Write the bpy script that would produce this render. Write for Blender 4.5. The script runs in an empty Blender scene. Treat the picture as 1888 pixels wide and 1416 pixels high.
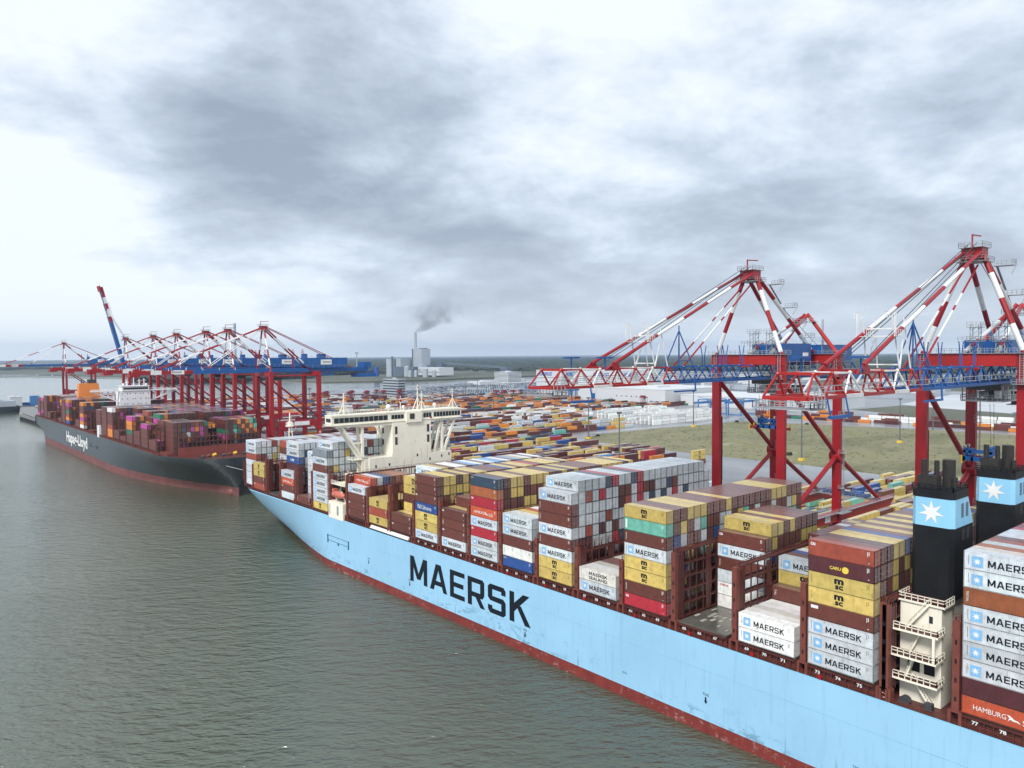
import bpy, math, random
import numpy as np
from mathutils import Vector, Matrix
R = math.radians
sc = bpy.context.scene
col = sc.collection
rnd = random.Random(7)
H = 79.5
# ---------------------------------------------------------------- camera
yaw, pitch, roll = R(40.470794), R(2.2239252), R(-.4254862)
fw = Vector((math.sin(yaw)*math.cos(pitch), math.cos(yaw)*math.cos(pitch), -math.sin(pitch)))
r0 = Vector((math.cos(yaw), -math.sin(yaw), 0)); u0 = r0.cross(fw)
rt = r0*math.cos(roll)+u0*math.sin(roll); up = -r0*math.sin(roll)+u0*math.cos(roll)
cd = bpy.data.cameras.new('camera'); cam = bpy.data.objects.new('camera', cd); col.objects.link(cam)
M4 = Matrix((rt, up, -fw)).transposed().to_4x4(); M4.translation = (0, 0, H)
cam.matrix_world = M4
cd.sensor_width = 36; cd.lens = 1403.9585/1888*36; cd.clip_start = 1; cd.clip_end = 60000
sc.camera = cam
# ---------------------------------------------------------------- world, sun
SUN_AZ, SUN_EL = R(247), R(44)          # azimuth clockwise from +Y
sd = Vector((math.sin(SUN_AZ)*math.cos(SUN_EL), math.cos(SUN_AZ)*math.cos(SUN_EL), math.sin(SUN_EL)))
ld = bpy.data.lights.new('sun', 'SUN'); ld.energy = 2.6; ld.angle = R(14); ld.color = (1, .97, .93)
lo = bpy.data.objects.new('sun', ld); col.objects.link(lo); lo.rotation_euler = sd.to_track_quat('Z', 'Y').to_euler()
w = bpy.data.worlds.new('World'); sc.world = w; w.use_nodes = True
nt = w.node_tree; nt.nodes.clear(); N = nt.nodes.new; L = nt.links.new
def pixdir(px, py):
    return (rt*((px-944)/1403.96)-up*((py-708)/1403.96)+fw).normalized()
sky = N('ShaderNodeTexSky'); sky.sky_type = 'NISHITA'; sky.sun_disc = False; sky.sun_elevation = SUN_EL; sky.sun_rotation = SUN_AZ
tc = N('ShaderNodeTexCoord'); sep = N('ShaderNodeSeparateXYZ'); L(tc.outputs['Generated'], sep.inputs[0])
def mth(op, a, b=None, c=None, clamp=False):
    n = N('ShaderNodeMath'); n.operation = op; n.use_clamp = clamp
    for i, x in enumerate((a, b, c)):
        if x is None: continue
        if isinstance(x, (int, float)): n.inputs[i].default_value = x
        else: L(x, n.inputs[i])
    return n.outputs[0]
zz = mth('ADD', mth('MAXIMUM', sep.outputs[2], 0.0), .26)
cx = mth('DIVIDE', sep.outputs[0], zz); cy = mth('DIVIDE', sep.outputs[1], zz)
cmb = N('ShaderNodeCombineXYZ'); L(cx, cmb.inputs[0]); L(cy, cmb.inputs[1])
def noise(vec, scale, detail, rough=.55, dist=0, off=(0, 0, 0), sc3=(1, 1, 1), rot=0):
    mp = N('ShaderNodeMapping'); L(vec, mp.inputs[0]); mp.inputs[1].default_value = off; mp.inputs[3].default_value = sc3; mp.inputs[2].default_value = (0, 0, rot)
    n = N('ShaderNodeTexNoise'); n.inputs['Scale'].default_value = scale; n.inputs['Detail'].default_value = detail
    n.inputs['Roughness'].default_value = rough; n.inputs['Distortion'].default_value = dist
    L(mp.outputs[0], n.inputs['Vector']); return n.outputs[0]
nrm = N('ShaderNodeVectorMath'); nrm.operation = 'NORMALIZE'; L(tc.outputs['Generated'], nrm.inputs[0])
big = noise(cmb.outputs[0], .8, 3, .5, .3, (3.1, .7, 0), (1, 1.1, 1), R(35))
med = noise(cmb.outputs[0], 2.3, 9, .60, .18, (9, 2, 0), (1, 1.05, 1), R(35))
fine = noise(nrm.outputs[0], 6, 10, .62, .2, (1, 5, 0), (1, 1, 2.2), 0)
v = mth('ADD', mth('MULTIPLY', big, .50), mth('MULTIPLY', med, .80))
v = mth('ADD', mth('ADD', v, mth('MULTIPLY', fine, .42)), -.300)
# broad bright breaks and dark banks of this overcast, as directions on the sky
for px, py, k, a in ((30, 630, 60, .12), (1150, 60, 26, .19), (950, 240, 60, .13), (1600, 120, 40, .10), (60, 40, 60, .16), (150, 380, 110, .10), (60, 560, 120, .17), (20, 660, 30, .10), (550, 590, 90, .13), (480, 545, 150, .08),
                     (300, 180, 30, -.07), (420, 330, 60, -.08), (620, 400, 30, -.13), (1300, 420, 30, -.13), (1500, 480, 40, -.08), (1000, 560, 120, -.06), (1750, 520, 60, -.07), (200, 490, 120, -.10), (1650, 330, 40, -.09), (850, 330, 200, -.10), (700, 150, 60, -.07), (1000, 480, 60, -.08), (560, 60, 60, -.05)):
    d = pixdir(px, py)
    dn = N('ShaderNodeVectorMath'); dn.operation = 'DOT_PRODUCT'; L(nrm.outputs[0], dn.inputs[0]); dn.inputs[1].default_value = d
    g = mth('EXPONENT', mth('MULTIPLY', mth('SUBTRACT', dn.outputs['Value'], 1.0), float(k)))
    v = mth('ADD', v, mth('MULTIPLY', g, a))
v = mth('ADD', mth('MULTIPLY', mth('SUBTRACT', v, .5), 1.22), .535)
rp = N('ShaderNodeValToRGB'); L(v, rp.inputs[0])
e = rp.color_ramp.elements
e[0].position = .24; e[0].color = (.27, .315, .395, 1)
e[1].position = .78; e[1].color = (.74, .79, .825, 1)
x_ = e.new(.40); x_.color = (.36, .415, .50, 1)
x_ = e.new(.54); x_.color = (.475, .545, .64, 1)
x_ = e.new(.65); x_.color = (.61, .675, .75, 1)
# paler towards the horizon
hz = mth('EXPONENT', mth('MULTIPLY', mth('MAXIMUM', sep.outputs[2], 0.0), -16.0))
mx = N('ShaderNodeMixRGB'); L(mth('MULTIPLY', hz, .75), mx.inputs[0]); L(rp.outputs[0], mx.inputs[1]); mx.inputs[2].default_value = (.78, .83, .88, 1)
bg1 = N('ShaderNodeBackground'); L(mx.outputs[0], bg1.inputs[0]); bg1.inputs[1].default_value = .96
bg2 = N('ShaderNodeBackground'); L(sky.outputs[0], bg2.inputs[0]); bg2.inputs[1].default_value = .1
ms = N('ShaderNodeMixShader'); ms.inputs[0].default_value = .93; L(bg2.outputs[0], ms.inputs[1]); L(bg1.outputs[0], ms.inputs[2])
wo = N('ShaderNodeOutputWorld'); L(ms.outputs[0], wo.inputs[0])
sc.view_settings.view_transform = 'Standard'; sc.view_settings.look = 'None'; sc.view_settings.gamma = 1
sc.view_settings.exposure = .5
sc.cycles.max_bounces = 6; sc.cycles.diffuse_bounces = 2; sc.cycles.glossy_bounces = 2; sc.cycles.volume_bounces = 0
sc.cycles.transparent_max_bounces = 6
# ---------------------------------------------------------------- helpers
class MB:
    def __init__(s): s.v = []; s.f = []; s.m = []; s.c = []
    def cut(s): s.c.append((len(s.v), len(s.f))); return s   # the pieces so far stay apart from what follows
    def add(s, vs, fs, m=0):
        b = len(s.v); s.v += [tuple(p) for p in vs]; s.f += [tuple(b+i for i in f) for f in fs]; s.m += [m]*len(fs); return s
    def box(s, x0, y0, z0, x1, y1, z1, m=0):
        return s.add([(x0,y0,z0),(x1,y0,z0),(x1,y1,z0),(x0,y1,z0),(x0,y0,z1),(x1,y0,z1),(x1,y1,z1),(x0,y1,z1)],
              [(0,3,2,1),(4,5,6,7),(0,1,5,4),(1,2,6,5),(2,3,7,6),(3,0,4,7)], m)
    def frame(s, p, q):
        p, q = Vector(p), Vector(q); d = (q-p).normalized()
        a = Vector((0,0,1)) if abs(d.z) < .9 else Vector((0,1,0))
        x = d.cross(a).normalized(); y = x.cross(d).normalized(); return p, q, x, y
    def bar(s, p, q, w_, h_=None, m=0, w2=None, h2=None):
        h_ = h_ or w_; w2 = w2 or w_; h2 = h2 or h_; p, q, x, y = s.frame(p, q)
        vs = []
        for c, ww, hh in ((p, w_, h_), (q, w2, h2)):
            for a, b in ((-1,-1),(1,-1),(1,1),(-1,1)): vs.append(c+x*(a*ww/2)+y*(b*hh/2))
        return s.add(vs, [(0,1,2,3),(7,6,5,4),(0,4,5,1),(1,5,6,2),(2,6,7,3),(3,7,4,0)], m)
    def tube(s, p, q, r, n=8, m=0, r2=None):
        r2 = r if r2 is None else r2; p, q, x, y = s.frame(p, q); vs = []
        for c, rr in ((p, r), (q, r2)):
            for i in range(n):
                t = 2*math.pi*i/n; vs.append(c+x*(rr*math.cos(t))+y*(rr*math.sin(t)))
        return s.add(vs, [tuple(range(n)), tuple(range(2*n-1, n-1, -1))]+[(i, i+n, (i+1) % n+n, (i+1) % n) for i in range(n)], m)
    def stripe(s, p, q, r, cuts, n=8, r2=None):
        """tube with alternating material 0/1 at the fractions in cuts"""
        p, q = Vector(p), Vector(q); c = [0]+list(cuts)+[1]
        for i in range(len(c)-1): s.tube(p.lerp(q, c[i]), p.lerp(q, c[i+1]), r, n, i % 2)
        return s
    def poly(s, pts, z0, z1, m=0, ax=2):
        """extrude a 2D outline; ax = extrusion axis"""
        n = len(pts)
        def P(a, b, c): return (a, b, c) if ax == 2 else ((c, a, b) if ax == 0 else (a, c, b))
        return s.add([P(a, b, z0) for a, b in pts]+[P(a, b, z1) for a, b in pts],
              [tuple(range(n-1, -1, -1)), tuple(range(n, 2*n))]+[(i, (i+1) % n, (i+1) % n+n, i+n) for i in range(n)], m)
    def ball(s, c, r, n=8, k=5, m=0, sz=1):
        vs = [(c[0], c[1], c[2]-r*sz)]
        for j in range(1, k):
            t = math.pi*j/k
            for i in range(n): a = 2*math.pi*i/n; vs.append((c[0]+r*math.sin(t)*math.cos(a), c[1]+r*math.sin(t)*math.sin(a), c[2]-r*sz*math.cos(t)))
        vs.append((c[0], c[1], c[2]+r*sz)); fs = [(0, 1+(i+1) % n, 1+i) for i in range(n)]
        for j in range(k-2):
            for i in range(n): a = 1+j*n; fs.append((a+i, a+(i+1) % n, a+n+(i+1) % n, a+n+i))
        a = 1+(k-2)*n; fs += [(a+i, a+(i+1) % n, len(vs)-1) for i in range(n)]
        return s.add(vs, fs, m)
    def rail(s, pts, h=1.1, m=0, step=1.6, r=.045):
        for p, q in zip(pts[:-1], pts[1:]):
            p, q = Vector(p), Vector(q); n = max(1, int((q-p).length/step))
            for k in (h, h*.55): s.bar(p+Vector((0,0,k)), q+Vector((0,0,k)), r*1.6, m=m)
            for i in range(n+1): c = p.lerp(q, i/n); s.bar(c, c+Vector((0,0,h)), r*1.6, m=m)
        return s
    def stair(s, p, q, wd, side, m=0, n=12):
        p, q = Vector(p), Vector(q); sv = Vector(side).normalized()
        for k in (0, 1):
            o = sv*(wd*k); s.bar(p+o, q+o, .12, .3, m); s.bar(p+o+Vector((0,0,1)), q+o+Vector((0,0,1)), .07, m=m)
            for i in range(5): c = p.lerp(q, i/4)+o; s.bar(c, c+Vector((0,0,1)), .05, m=m)
        for i in range(n):
            c = p.lerp(q, (i+.5)/n); s.bar(c, c+sv*wd, .28, .05, m)
        return s
    def mesh(s, name, mats):
        me = bpy.data.meshes.new(name); me.from_pydata(s.v, [], s.f)
        for x in mats: me.materials.append(x)
        if len(mats) > 1: me.polygons.foreach_set('material_index', s.m)
        me.update(); return me
    def build(s, name, mats, parent=None, **k):
        if not isinstance(mats, (list, tuple)): mats = [mats]
        if s.c:
            if s.c[-1][1] < len(s.f): s.cut()
            pv = (0, 0); o = None
            for q in s.c:
                if q[1] > pv[1]:
                    p = MB(); p.v = s.v[pv[0]:q[0]]; p.f = [tuple(i-pv[0] for i in f) for f in s.f[pv[1]:q[1]]]; p.m = s.m[pv[1]:q[1]]; o = p.build(name, mats, parent, **k)
                pv = q
            return o
        return link(name, s.mesh(name, mats), parent, **k)
def link(name, me, parent=None, label=None, cat=None, group=None, kind=None, loc=None, color=None):
    o = bpy.data.objects.new(name, me); col.objects.link(o)
    if parent: o.parent = parent
    if loc is not None: o.location = loc
    if color: o.color = (*color, 1)
    if label: o['label'] = label
    if cat: o['category'] = cat
    if group: o['group'] = group
    if kind: o['kind'] = kind
    return o
def thing(name, label, cat, loc=(0,0,0), group=None, rz=0):
    o = link(name, None, None, label, cat, group, None, loc); o.rotation_euler.z = rz; return o
KIDS = {}
def kids(o):
    if o not in KIDS: KIDS[o] = [c for c in bpy.data.objects if c.parent == o]
    return KIDS[o]
def copy_tree(o, parent=None, loc=None, label=None, skip=()):
    c = o.copy(); col.objects.link(c)
    if parent: c.parent = parent
    if loc is not None: c.location = loc
    if label: c['label'] = label
    for ch in kids(o):
        if ch.name.split('.')[0] in skip: continue
        copy_tree(ch, c)
    return c
# ---------------------------------------------------------------- materials
def mat(name, c=(.5,.5,.5), rough=.55, var=.12, vscale=.35, rust=0, rustc=(.14,.055,.025), metal=0, streak=0, objcol=False, vcol=False, bump=0, bscale=3, spec=.5, dirt=(.05,.05,.05), wet=0, dark=0, pale_top=0):
    m = bpy.data.materials.new(name); m.use_nodes = True; t = m.node_tree; b = t.nodes['Principled BSDF']; n = t.nodes.new; l = t.links.new
    b.inputs['Roughness'].default_value = rough; b.inputs['Metallic'].default_value = metal; b.inputs['Specular IOR Level'].default_value = spec
    geo = n('ShaderNodeNewGeometry')
    if objcol:
        oi = n('ShaderNodeObjectInfo'); base = oi.outputs['Color']
    elif vcol:
        a = n('ShaderNodeAttribute'); a.attribute_name = 'col'; base = a.outputs['Color']
    else:
        q = n('ShaderNodeRGB'); q.outputs[0].default_value = (*c, 1); base = q.outputs[0]
    def nz(scale, det=5, sc3=(1,1,1), rough_=.6):
        mp = n('ShaderNodeMapping'); l(geo.outputs['Position'], mp.inputs[0]); mp.inputs[3].default_value = sc3
        k = n('ShaderNodeTexNoise'); l(mp.outputs[0], k.inputs['Vector']); k.inputs['Scale'].default_value = scale; k.inputs['Detail'].default_value = det; k.inputs['Roughness'].default_value = rough_
        return k.outputs[0]
    def mr(v_, a0, a1, b0, b1):
        k = n('ShaderNodeMapRange'); l(v_, k.inputs[0]); k.inputs[1].default_value = a0; k.inputs[2].default_value = a1; k.inputs[3].default_value = b0; k.inputs[4].default_value = b1
        return k.outputs[0]
    def mix(f, a, c2, mode='MIX'):
        k = n('ShaderNodeMixRGB'); k.blend_type = mode
        if isinstance(f, float): k.inputs[0].default_value = f
        else: l(f, k.inputs[0])
        l(a, k.inputs[1])
        if isinstance(c2, tuple): k.inputs[2].default_value = (*c2, 1)
        else: l(c2, k.inputs[2])
        return k.outputs[0]
    if var:
        g = mr(nz(vscale), .3, .7, 1-var, 1+var)
        cmb_ = n('ShaderNodeCombineColor'); [l(g, cmb_.inputs[i]) for i in range(3)]
        base = mix(1.0, base, cmb_.outputs[0], 'MULTIPLY')
    if pale_top:  # up-facing faces mixed towards pale grey
        sp0 = n('ShaderNodeSeparateXYZ'); l(geo.outputs['Normal'], sp0.inputs[0]); base = mix(mr(sp0.outputs[2], .85, .97, 0, pale_top), base, (.50, .47, .45))
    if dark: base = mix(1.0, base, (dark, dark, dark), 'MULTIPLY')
    if streak: base = mix(mr(nz(1.0, 4, (1.2, 1.2, .09)), .56, .78, 0, streak), base, dirt)
    if rust: base = mix(mr(nz(.9, 7, (1, 1, .45), .72), .60, .68, 0, rust), base, rustc)
    l(base, b.inputs['Base Color'])
    if wet:
        sp_ = n('ShaderNodeSeparateXYZ'); l(geo.outputs['Normal'], sp_.inputs[0])
        l(mr(sp_.outputs[2], .8, .98, rough, wet), b.inputs['Roughness'])
    if bump:
        bp = n('ShaderNodeBump'); bp.inputs['Strength'].default_value = bump; l(nz(bscale), bp.inputs['Height']); l(bp.outputs[0], b.inputs['Normal'])
    return m
M = {}
M['cont'] = mat('container_paint', objcol=True, rough=.5, var=.18, vscale=.8, rust=.5, streak=.32, wet=.24, pale_top=.2, spec=.6)
M['contf'] = mat('container_frame', objcol=True, rough=.6, var=.3, vscale=1.5, dark=.42)  # frame paint darkened to stand in for shade and dirt around container edges
M['cbar'] = mat('galvanised', (.38,.38,.38), .5)
M['letter_dark'] = mat('dark_lettering', (.006,.010,.018), .6, .1, spec=.25)
M['letter_white'] = mat('white_lettering', (.75,.75,.74), .6, .06)
M['letter_yellow'] = mat('yellow_lettering', (.75,.55,.08), .6, .06)
M['letter_blue'] = mat('blue_lettering', (.02,.12,.45), .6, .06)
M['emblem_blue'] = mat('emblem_blue', (.20,.44,.72), .6, .1)
M['shipred'] = mat('deck_brown_red', (.085,.020,.015), .55, .25, .5, rust=.3, streak=.2)
M['shipred2'] = mat('column_brown_red', (.165,.042,.030), .55, .18, .5, rust=.25, streak=.3)
M['cream'] = mat('cream_paint', (.85,.81,.68), .5, .07, .2, rust=.0, streak=.22, dirt=(.35,.24,.08))
M['white'] = mat('white_paint', (.80,.81,.82), .5, .06, .2, streak=.12)
M['glass'] = mat('dark_glass', (.025,.035,.04), .12, 0)
M['black'] = mat('black_paint', (.010,.011,.013), .55, .3, .4, spec=.25)
M['skyblue'] = mat('light_blue_paint', (.26,.56,.78), .5, .06, .2)
M['cred'] = mat('crane_red', (.29,.007,.012), .42, .14, .2, streak=.16, dirt=(.15,.01,.01))
M['cred2'] = mat('crane_orange_red', (.37,.016,.014), .42, .12, .2, streak=.16, dirt=(.2,.02,.01))
M['cwhite'] = mat('crane_white', (.72,.73,.72), .45, .1, .3, streak=.2)
M['cblue'] = mat('crane_blue', (.008,.085,.29), .42, .15, .3)
M['grey'] = mat('grey_steel', (.30,.32,.34), .5, .15)
M['dgrey'] = mat('dark_steel', (.05,.055,.06), .5, .2)
M['yellow'] = mat('yellow_paint', (.72,.48,.05), .5, .1)
M['orange'] = mat('orange_paint', (.72,.24,.05), .5, .06, .1)
M['ored'] = mat('lifeboat_orange', (.50,.13,.09), .5, .1)
M['concrete'] = mat('concrete', (.36,.36,.34), .7, .2, .15, streak=.3)
M['bgwhite'] = mat('cladding_white', (.56,.58,.60), .6, .05, .02)
M['bggrey'] = mat('cladding_grey', (.34,.38,.42), .6, .08, .02)
M['bgdark'] = mat('cladding_dark', (.10,.13,.17), .6, .1, .02)
M['mast'] = mat('mast_steel', (.11,.12,.12), .6, .1)
M['rope'] = mat('mooring_rope', (.45,.44,.40), .8, .1)
M['hatch'] = mat('hatch_cover', (.10,.095,.08), .35, .3, .25, rust=.3, wet=.2)
# ---------------------------------------------------------------- text
def text_mesh(body, size, bold=0.0, xs=1.0):
    cu = bpy.data.curves.new('t', 'FONT'); cu.body = body; cu.size = size; cu.offset = bold; cu.resolution_u = 2
    o = bpy.data.objects.new('t', cu); col.objects.link(o); bpy.context.view_layer.update()
    me = bpy.data.meshes.new_from_object(o.evaluated_get(bpy.context.evaluated_depsgraph_get()))
    vs = [(v_.co.x*xs, v_.co.y) for v_ in me.vertices]; fs = [tuple(p.vertices) for p in me.polygons]
    bpy.data.objects.remove(o); bpy.data.curves.remove(cu); bpy.data.meshes.remove(me)
    x0 = min(a for a, b in vs); x1 = max(a for a, b in vs); y0 = min(b for a, b in vs); y1 = max(b for a, b in vs)
    return [(a-x0, b-y0) for a, b in vs], fs, x1-x0, y1-y0
def fit_text(body, wd, ht, bold=.0):
    vs, fs, a, b = text_mesh(body, 1.0, bold); return [(x*wd/a, y*ht/b) for x, y in vs], fs
def MAERSK(wd, ht):
    """squared block capitals, strokes as quads on a 6x7 grid"""
    s = 1.35
    Lt = {
    'M': (6.6, [[(0,0),(s,0),(s,7),(0,7)], [(5.25,0),(6.6,0),(6.6,7),(5.25,7)], [(0,7),(1.5,7),(3.95,1.0),(2.65,1.0)], [(5.1,7),(6.6,7),(3.95,1.0),(2.65,1.0)]]),
    'A': (6.2, [[(0,0),(1.4,0),(3.6,7),(2.2,7)], [(4.8,0),(6.2,0),(4.0,7),(2.6,7)], [(1.2,1.4),(5.0,1.4),(4.7,2.6),(1.5,2.6)]]),
    'E': (5.0, [[(0,0),(s,0),(s,7),(0,7)], [(s,0),(5,0),(5,1.2),(s,1.2)], [(s,2.9),(4.6,2.9),(4.6,4.1),(s,4.1)], [(s,5.8),(5,5.8),(5,7),(s,7)]]),
    'R': (5.4, [[(0,0),(s,0),(s,7),(0,7)], [(s,5.8),(4.7,5.8),(5.3,6.4),(4.8,7),(s,7)], [(4.0,3.4),(5.3,3.2),(5.3,6.4),(4.7,5.8),(4.0,5.8)], [(s,2.3),(4.7,2.3),(5.3,3.2),(4.0,3.5),(s,3.5)], [(2.5,2.3),(4.0,2.3),(5.5,0),(4.0,0)]]),
    'S': (5.4, [[(.6,5.8),(5.2,5.8),(4.7,7),(.7,7),(0,6.3)], [(0,6.3),(0,3.7),(.7,3.0),(1.35,4.2),(1.35,5.8),(.6,5.8)], [(.7,3.0),(4.7,2.9),(5.2,3.6),(4.6,4.2),(1.35,4.2)], [(5.3,.7),(5.3,3.5),(4.7,3.6),(4.0,2.9),(4.0,1.2),(4.6,1.2)], [(0,1.2),(0.1,.6),(.7,0),(4.6,0),(5.3,.7),(4.6,1.2)], [(0,.9),(1.35,.9),(1.35,1.9),(0,1.9)], [(4.0,5.1),(5.3,5.1),(5.3,6.3),(4.7,7),(4.0,6.4)]]),
    'K': (5.8, [[(0,0),(s,0),(s,7),(0,7)], [(s,2.5),(2.6,3.9),(5.6,7),(3.8,7),(s,4.5)], [(1.9,4.0),(3.2,4.2),(5.9,0),(4.3,0)]])}
    vs = []; fs = []; x = 0
    for ch in 'MAERSK':
        a, polys = Lt[ch]
        for k, p in enumerate(polys):
            b = len(vs); vs += [(x+u, v_, k*.001) for u, v_ in p]; fs.append(tuple(range(b, b+len(p))))
        x += a+1.0
    x -= 1.0
    return [(u*wd/x, v_*ht/7, k) for u, v_, k in vs], fs
def star(n=7, r=1, ri=.42, a0=90):
    return [((r if i % 2 == 0 else ri)*math.cos(R(a0+i*180/n)), (r if i % 2 == 0 else ri)*math.sin(R(a0+i*180/n))) for i in range(2*n)]
# ---------------------------------------------------------------- containers
CW, CH, CL, TP, RP = 2.44, 2.896, 12.19, 2.9167, 2.5
PAL = {'W': (.56,.60,.63), 'Wh': (.80,.81,.79), 'Wr': (.60,.58,.52), 'Y': (.57,.43,.125), 'BR': (.130,.036,.026), 'DB': (.078,.018,.022), 'RE': (.40,.022,.040),
       'OR': (.50,.085,.035), 'TE': (.16,.46,.37), 'NB': (.035,.065,.11), 'BL': (.02,.07,.25), 'OB': (.31,.095,.035), 'CR': (.30,.060,.035), 'OG': (.66,.22,.03),
       'MG': (.42,.055,.27), 'GN': (.02,.15,.085), 'LB': (.13,.32,.60), 'GR': (.22,.27,.30)}
CN = {'W': 'pale grey', 'Wh': 'white', 'Wr': 'rusty white', 'Y': 'yellow', 'BR': 'brown', 'DB': 'dark maroon', 'RE': 'crimson', 'OR': 'orange-red', 'TE': 'teal',
      'NB': 'navy', 'BL': 'blue', 'OB': 'orange-brown', 'CR': 'brick red', 'OG': 'orange', 'MG': 'magenta', 'GN': 'green', 'LB': 'light blue', 'GR': 'slate grey'}
def cont_body():
    b = MB(); x = CW/2
    for sx in (-1, 1):
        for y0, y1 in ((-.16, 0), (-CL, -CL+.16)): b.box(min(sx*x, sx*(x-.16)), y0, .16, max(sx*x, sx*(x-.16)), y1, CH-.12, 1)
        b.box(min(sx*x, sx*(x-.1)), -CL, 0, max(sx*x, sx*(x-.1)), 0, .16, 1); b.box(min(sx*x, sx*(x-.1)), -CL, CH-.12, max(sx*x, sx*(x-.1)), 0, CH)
        # corrugated side sheet
        n = 40; st = (CL-.32)/n; pts = []
        for i in range(n):
            y = -.16-i*st
            pts += [(sx*(x-.005), y), (sx*(x-.005), y-st*.38), (sx*(x-.042), y-st*.5), (sx*(x-.042), y-st*.88)]
        pts.append((sx*(x-.005), -CL+.16)); k = len(pts)
        b.add([(a, c, .16) for a, c in pts]+[(a, c, CH-.12) for a, c in pts], [(i, i+1, i+1+k, i+k) for i in range(k-1)])
    n = 30; st = (CL-.3)/n; pts = []
    for i in range(n):
        y = -.15-i*st; pts += [(CH-.012, y), (CH-.012, y-st*.42), (CH-.03, y-st*.5), (CH-.03, y-st*.92)]
    pts.append((CH-.012, -CL+.15)); k = len(pts)
    b.add([(-x+.1, c, a) for a, c in pts]+[(x-.1, c, a) for a, c in pts], [(i, i+1, i+1+k, i+k) for i in range(k-1)])
    b.box(-x+.1, -.1, CH-.12, x-.1, 0, CH-.003); b.box(-x+.1, -CL, CH-.12, x-.1, -CL+.1, CH-.003)
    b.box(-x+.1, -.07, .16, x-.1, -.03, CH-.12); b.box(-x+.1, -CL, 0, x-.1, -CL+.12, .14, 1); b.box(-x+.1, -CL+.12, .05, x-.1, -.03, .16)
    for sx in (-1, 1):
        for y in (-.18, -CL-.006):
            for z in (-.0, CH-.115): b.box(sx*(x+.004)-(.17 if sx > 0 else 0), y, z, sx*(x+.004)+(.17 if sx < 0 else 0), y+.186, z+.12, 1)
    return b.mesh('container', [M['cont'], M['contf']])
def cont_door(sx):
    b = MB(); x = CW/2-.17; a, c = (-x, -.01) if sx < 0 else (.01, x)
    b.box(a+.035, -CL+.03, .19, c-.035, -CL+.08, CH-.18)
    for z in (.75, 1.35, 1.95, 2.45): b.box(a+.06, -CL+.015, z, c-.06, -CL+.03, z+.09)
    for k in (.28, .72):
        xx = a+(c-a)*k; b.box(xx-.025, -CL-.012, .12, xx+.025, -CL+.02, CH-.10, 1); b.box(xx-.02, -CL-.03, 1.15, xx+.22*(-sx), -CL-.012, 1.22, 1) if sx > 0 else b.box(xx-.02, -CL-.03, 1.15, xx+.22, -CL-.012, 1.22, 1)
    for z in (.4, 1.4, 2.4): b.box(*( (a-.02, -CL-.005, z, a+.09, -CL+.02, z+.13) if sx < 0 else (c-.09, -CL-.005, z, c+.02, -CL+.02, z+.13)), 1)
    return b.mesh('door', [M['cont'], M['cbar']])
BODY = cont_body(); DOORS = [cont_door(-1), cont_door(1)]
XP = -CW/2-.012
def decal(name, items, mats):
    """items: list of (verts2d, faces, s0, t0, mat) placed on the port face"""
    b = MB()
    for vs, fs, s0, t0, m in items:
        b.add([(XP-.004*(m % 2)-(v_[2] if len(v_) > 2 else 0), -(s0+v_[0]), t0+v_[1]) for v_ in vs], fs, m)
    return b.mesh(name, mats)
def rect(s0, t0, s1, t1): return ([(0, 0), (s1-s0, 0), (s1-s0, t1-t0), (0, t1-t0)], [(0, 1, 2, 3)], s0, t0)
def vtext(body, h, wd):   # letters stacked upright down the side
    vs, fs = fit_text(body, h, wd); return [(y, -x) for x, y in vs], fs
mk = MAERSK(6.6, 1.12); st7 = star(7, .62, .24)
D = {}
D['M'] = [('lettering', decal('lettering_block', [(*mk, 3.45, .82, 0)], [M['letter_dark']])),
          ('emblem', decal('emblem_star', [(*rect(1.15, .55, 2.75, 2.25)[:2], 1.15, .58, 0), (st7, [tuple(range(14))], 1.95, 1.43, 1)], [M['emblem_blue'], M['letter_white']]))]
mm = fit_text('m', 1.75, .95, .05); ss = fit_text('sc', 1.5, .78, .04)
D['S'] = [('lettering', decal('lettering_stacked', [(*mm, 5.0, 1.48, 0), (*ss, 5.15, .52, 0)], [M['letter_dark']]))]
wing = ([(0, .9), (.5, .75), (1.0, .35), (1.5, .3), (1.9, -.1), (1.3, .1), (.8, .05), (.5, .25), (.1, -.15), (.35, .4)], [(0,1,9), (1,2,7,9), (2,3,4,5,6,7), (7,8,9)])
D['H'] = [('lettering', decal('lettering_wing', [(*fit_text('HAMBURG', 4.6, .8), 1.7, 1.0, 0), (*wing, 6.4, 1.0, 0), (*fit_text('SÜD', 1.9, 1.0), 8.5, .85, 0)], [M['letter_white']]))]
D['HX'] = D['H']
D['C'] = [('lettering', decal('lettering_heart', [(*fit_text('CARU', 2.1, .6, .03), 4.1, 1.1, 0), ([(math.cos(R(a))*.62*(1.15 if 20 < a < 70 else 1), math.sin(R(a))*.62) for a in range(0, 360, 30)], [tuple(range(12))], 7.0, 1.35, 0)], [M['letter_yellow']]))]
D['I'] = [('lettering', decal('lettering_corner', [(*fit_text('CAI', .9, .55, .06), .45, 1.95, 0)], [M['letter_white']]))]
D['T'] = [('lettering', decal('lettering_upright', [(*vtext('TRITON', 1.6, .34), .45, 2.35, 0)], [M['letter_white']]))]
D['X'] = [('lettering', decal('lettering_upright_tex', [(*vtext('TEX', 1.4, .45), .6, 2.3, 0)], [M['letter_white']]))]
D['O'] = [('lettering', decal('lettering_upright_ocl', [(*vtext('TAL', 1.3, .45), .6, 2.2, 0)], [M['letter_white']]))]
D['G'] = [('lettering', decal('lettering_panel', [(*rect(.45, .5, .95, 2.5), 0)], [M['letter_white']]))]
D['F'] = [('lettering', decal('lettering_script', [(*fit_text('P&O Safmarine', 7.6, 1.35), 1.5, .8, 0)], [M['letter_white']]))]
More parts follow.
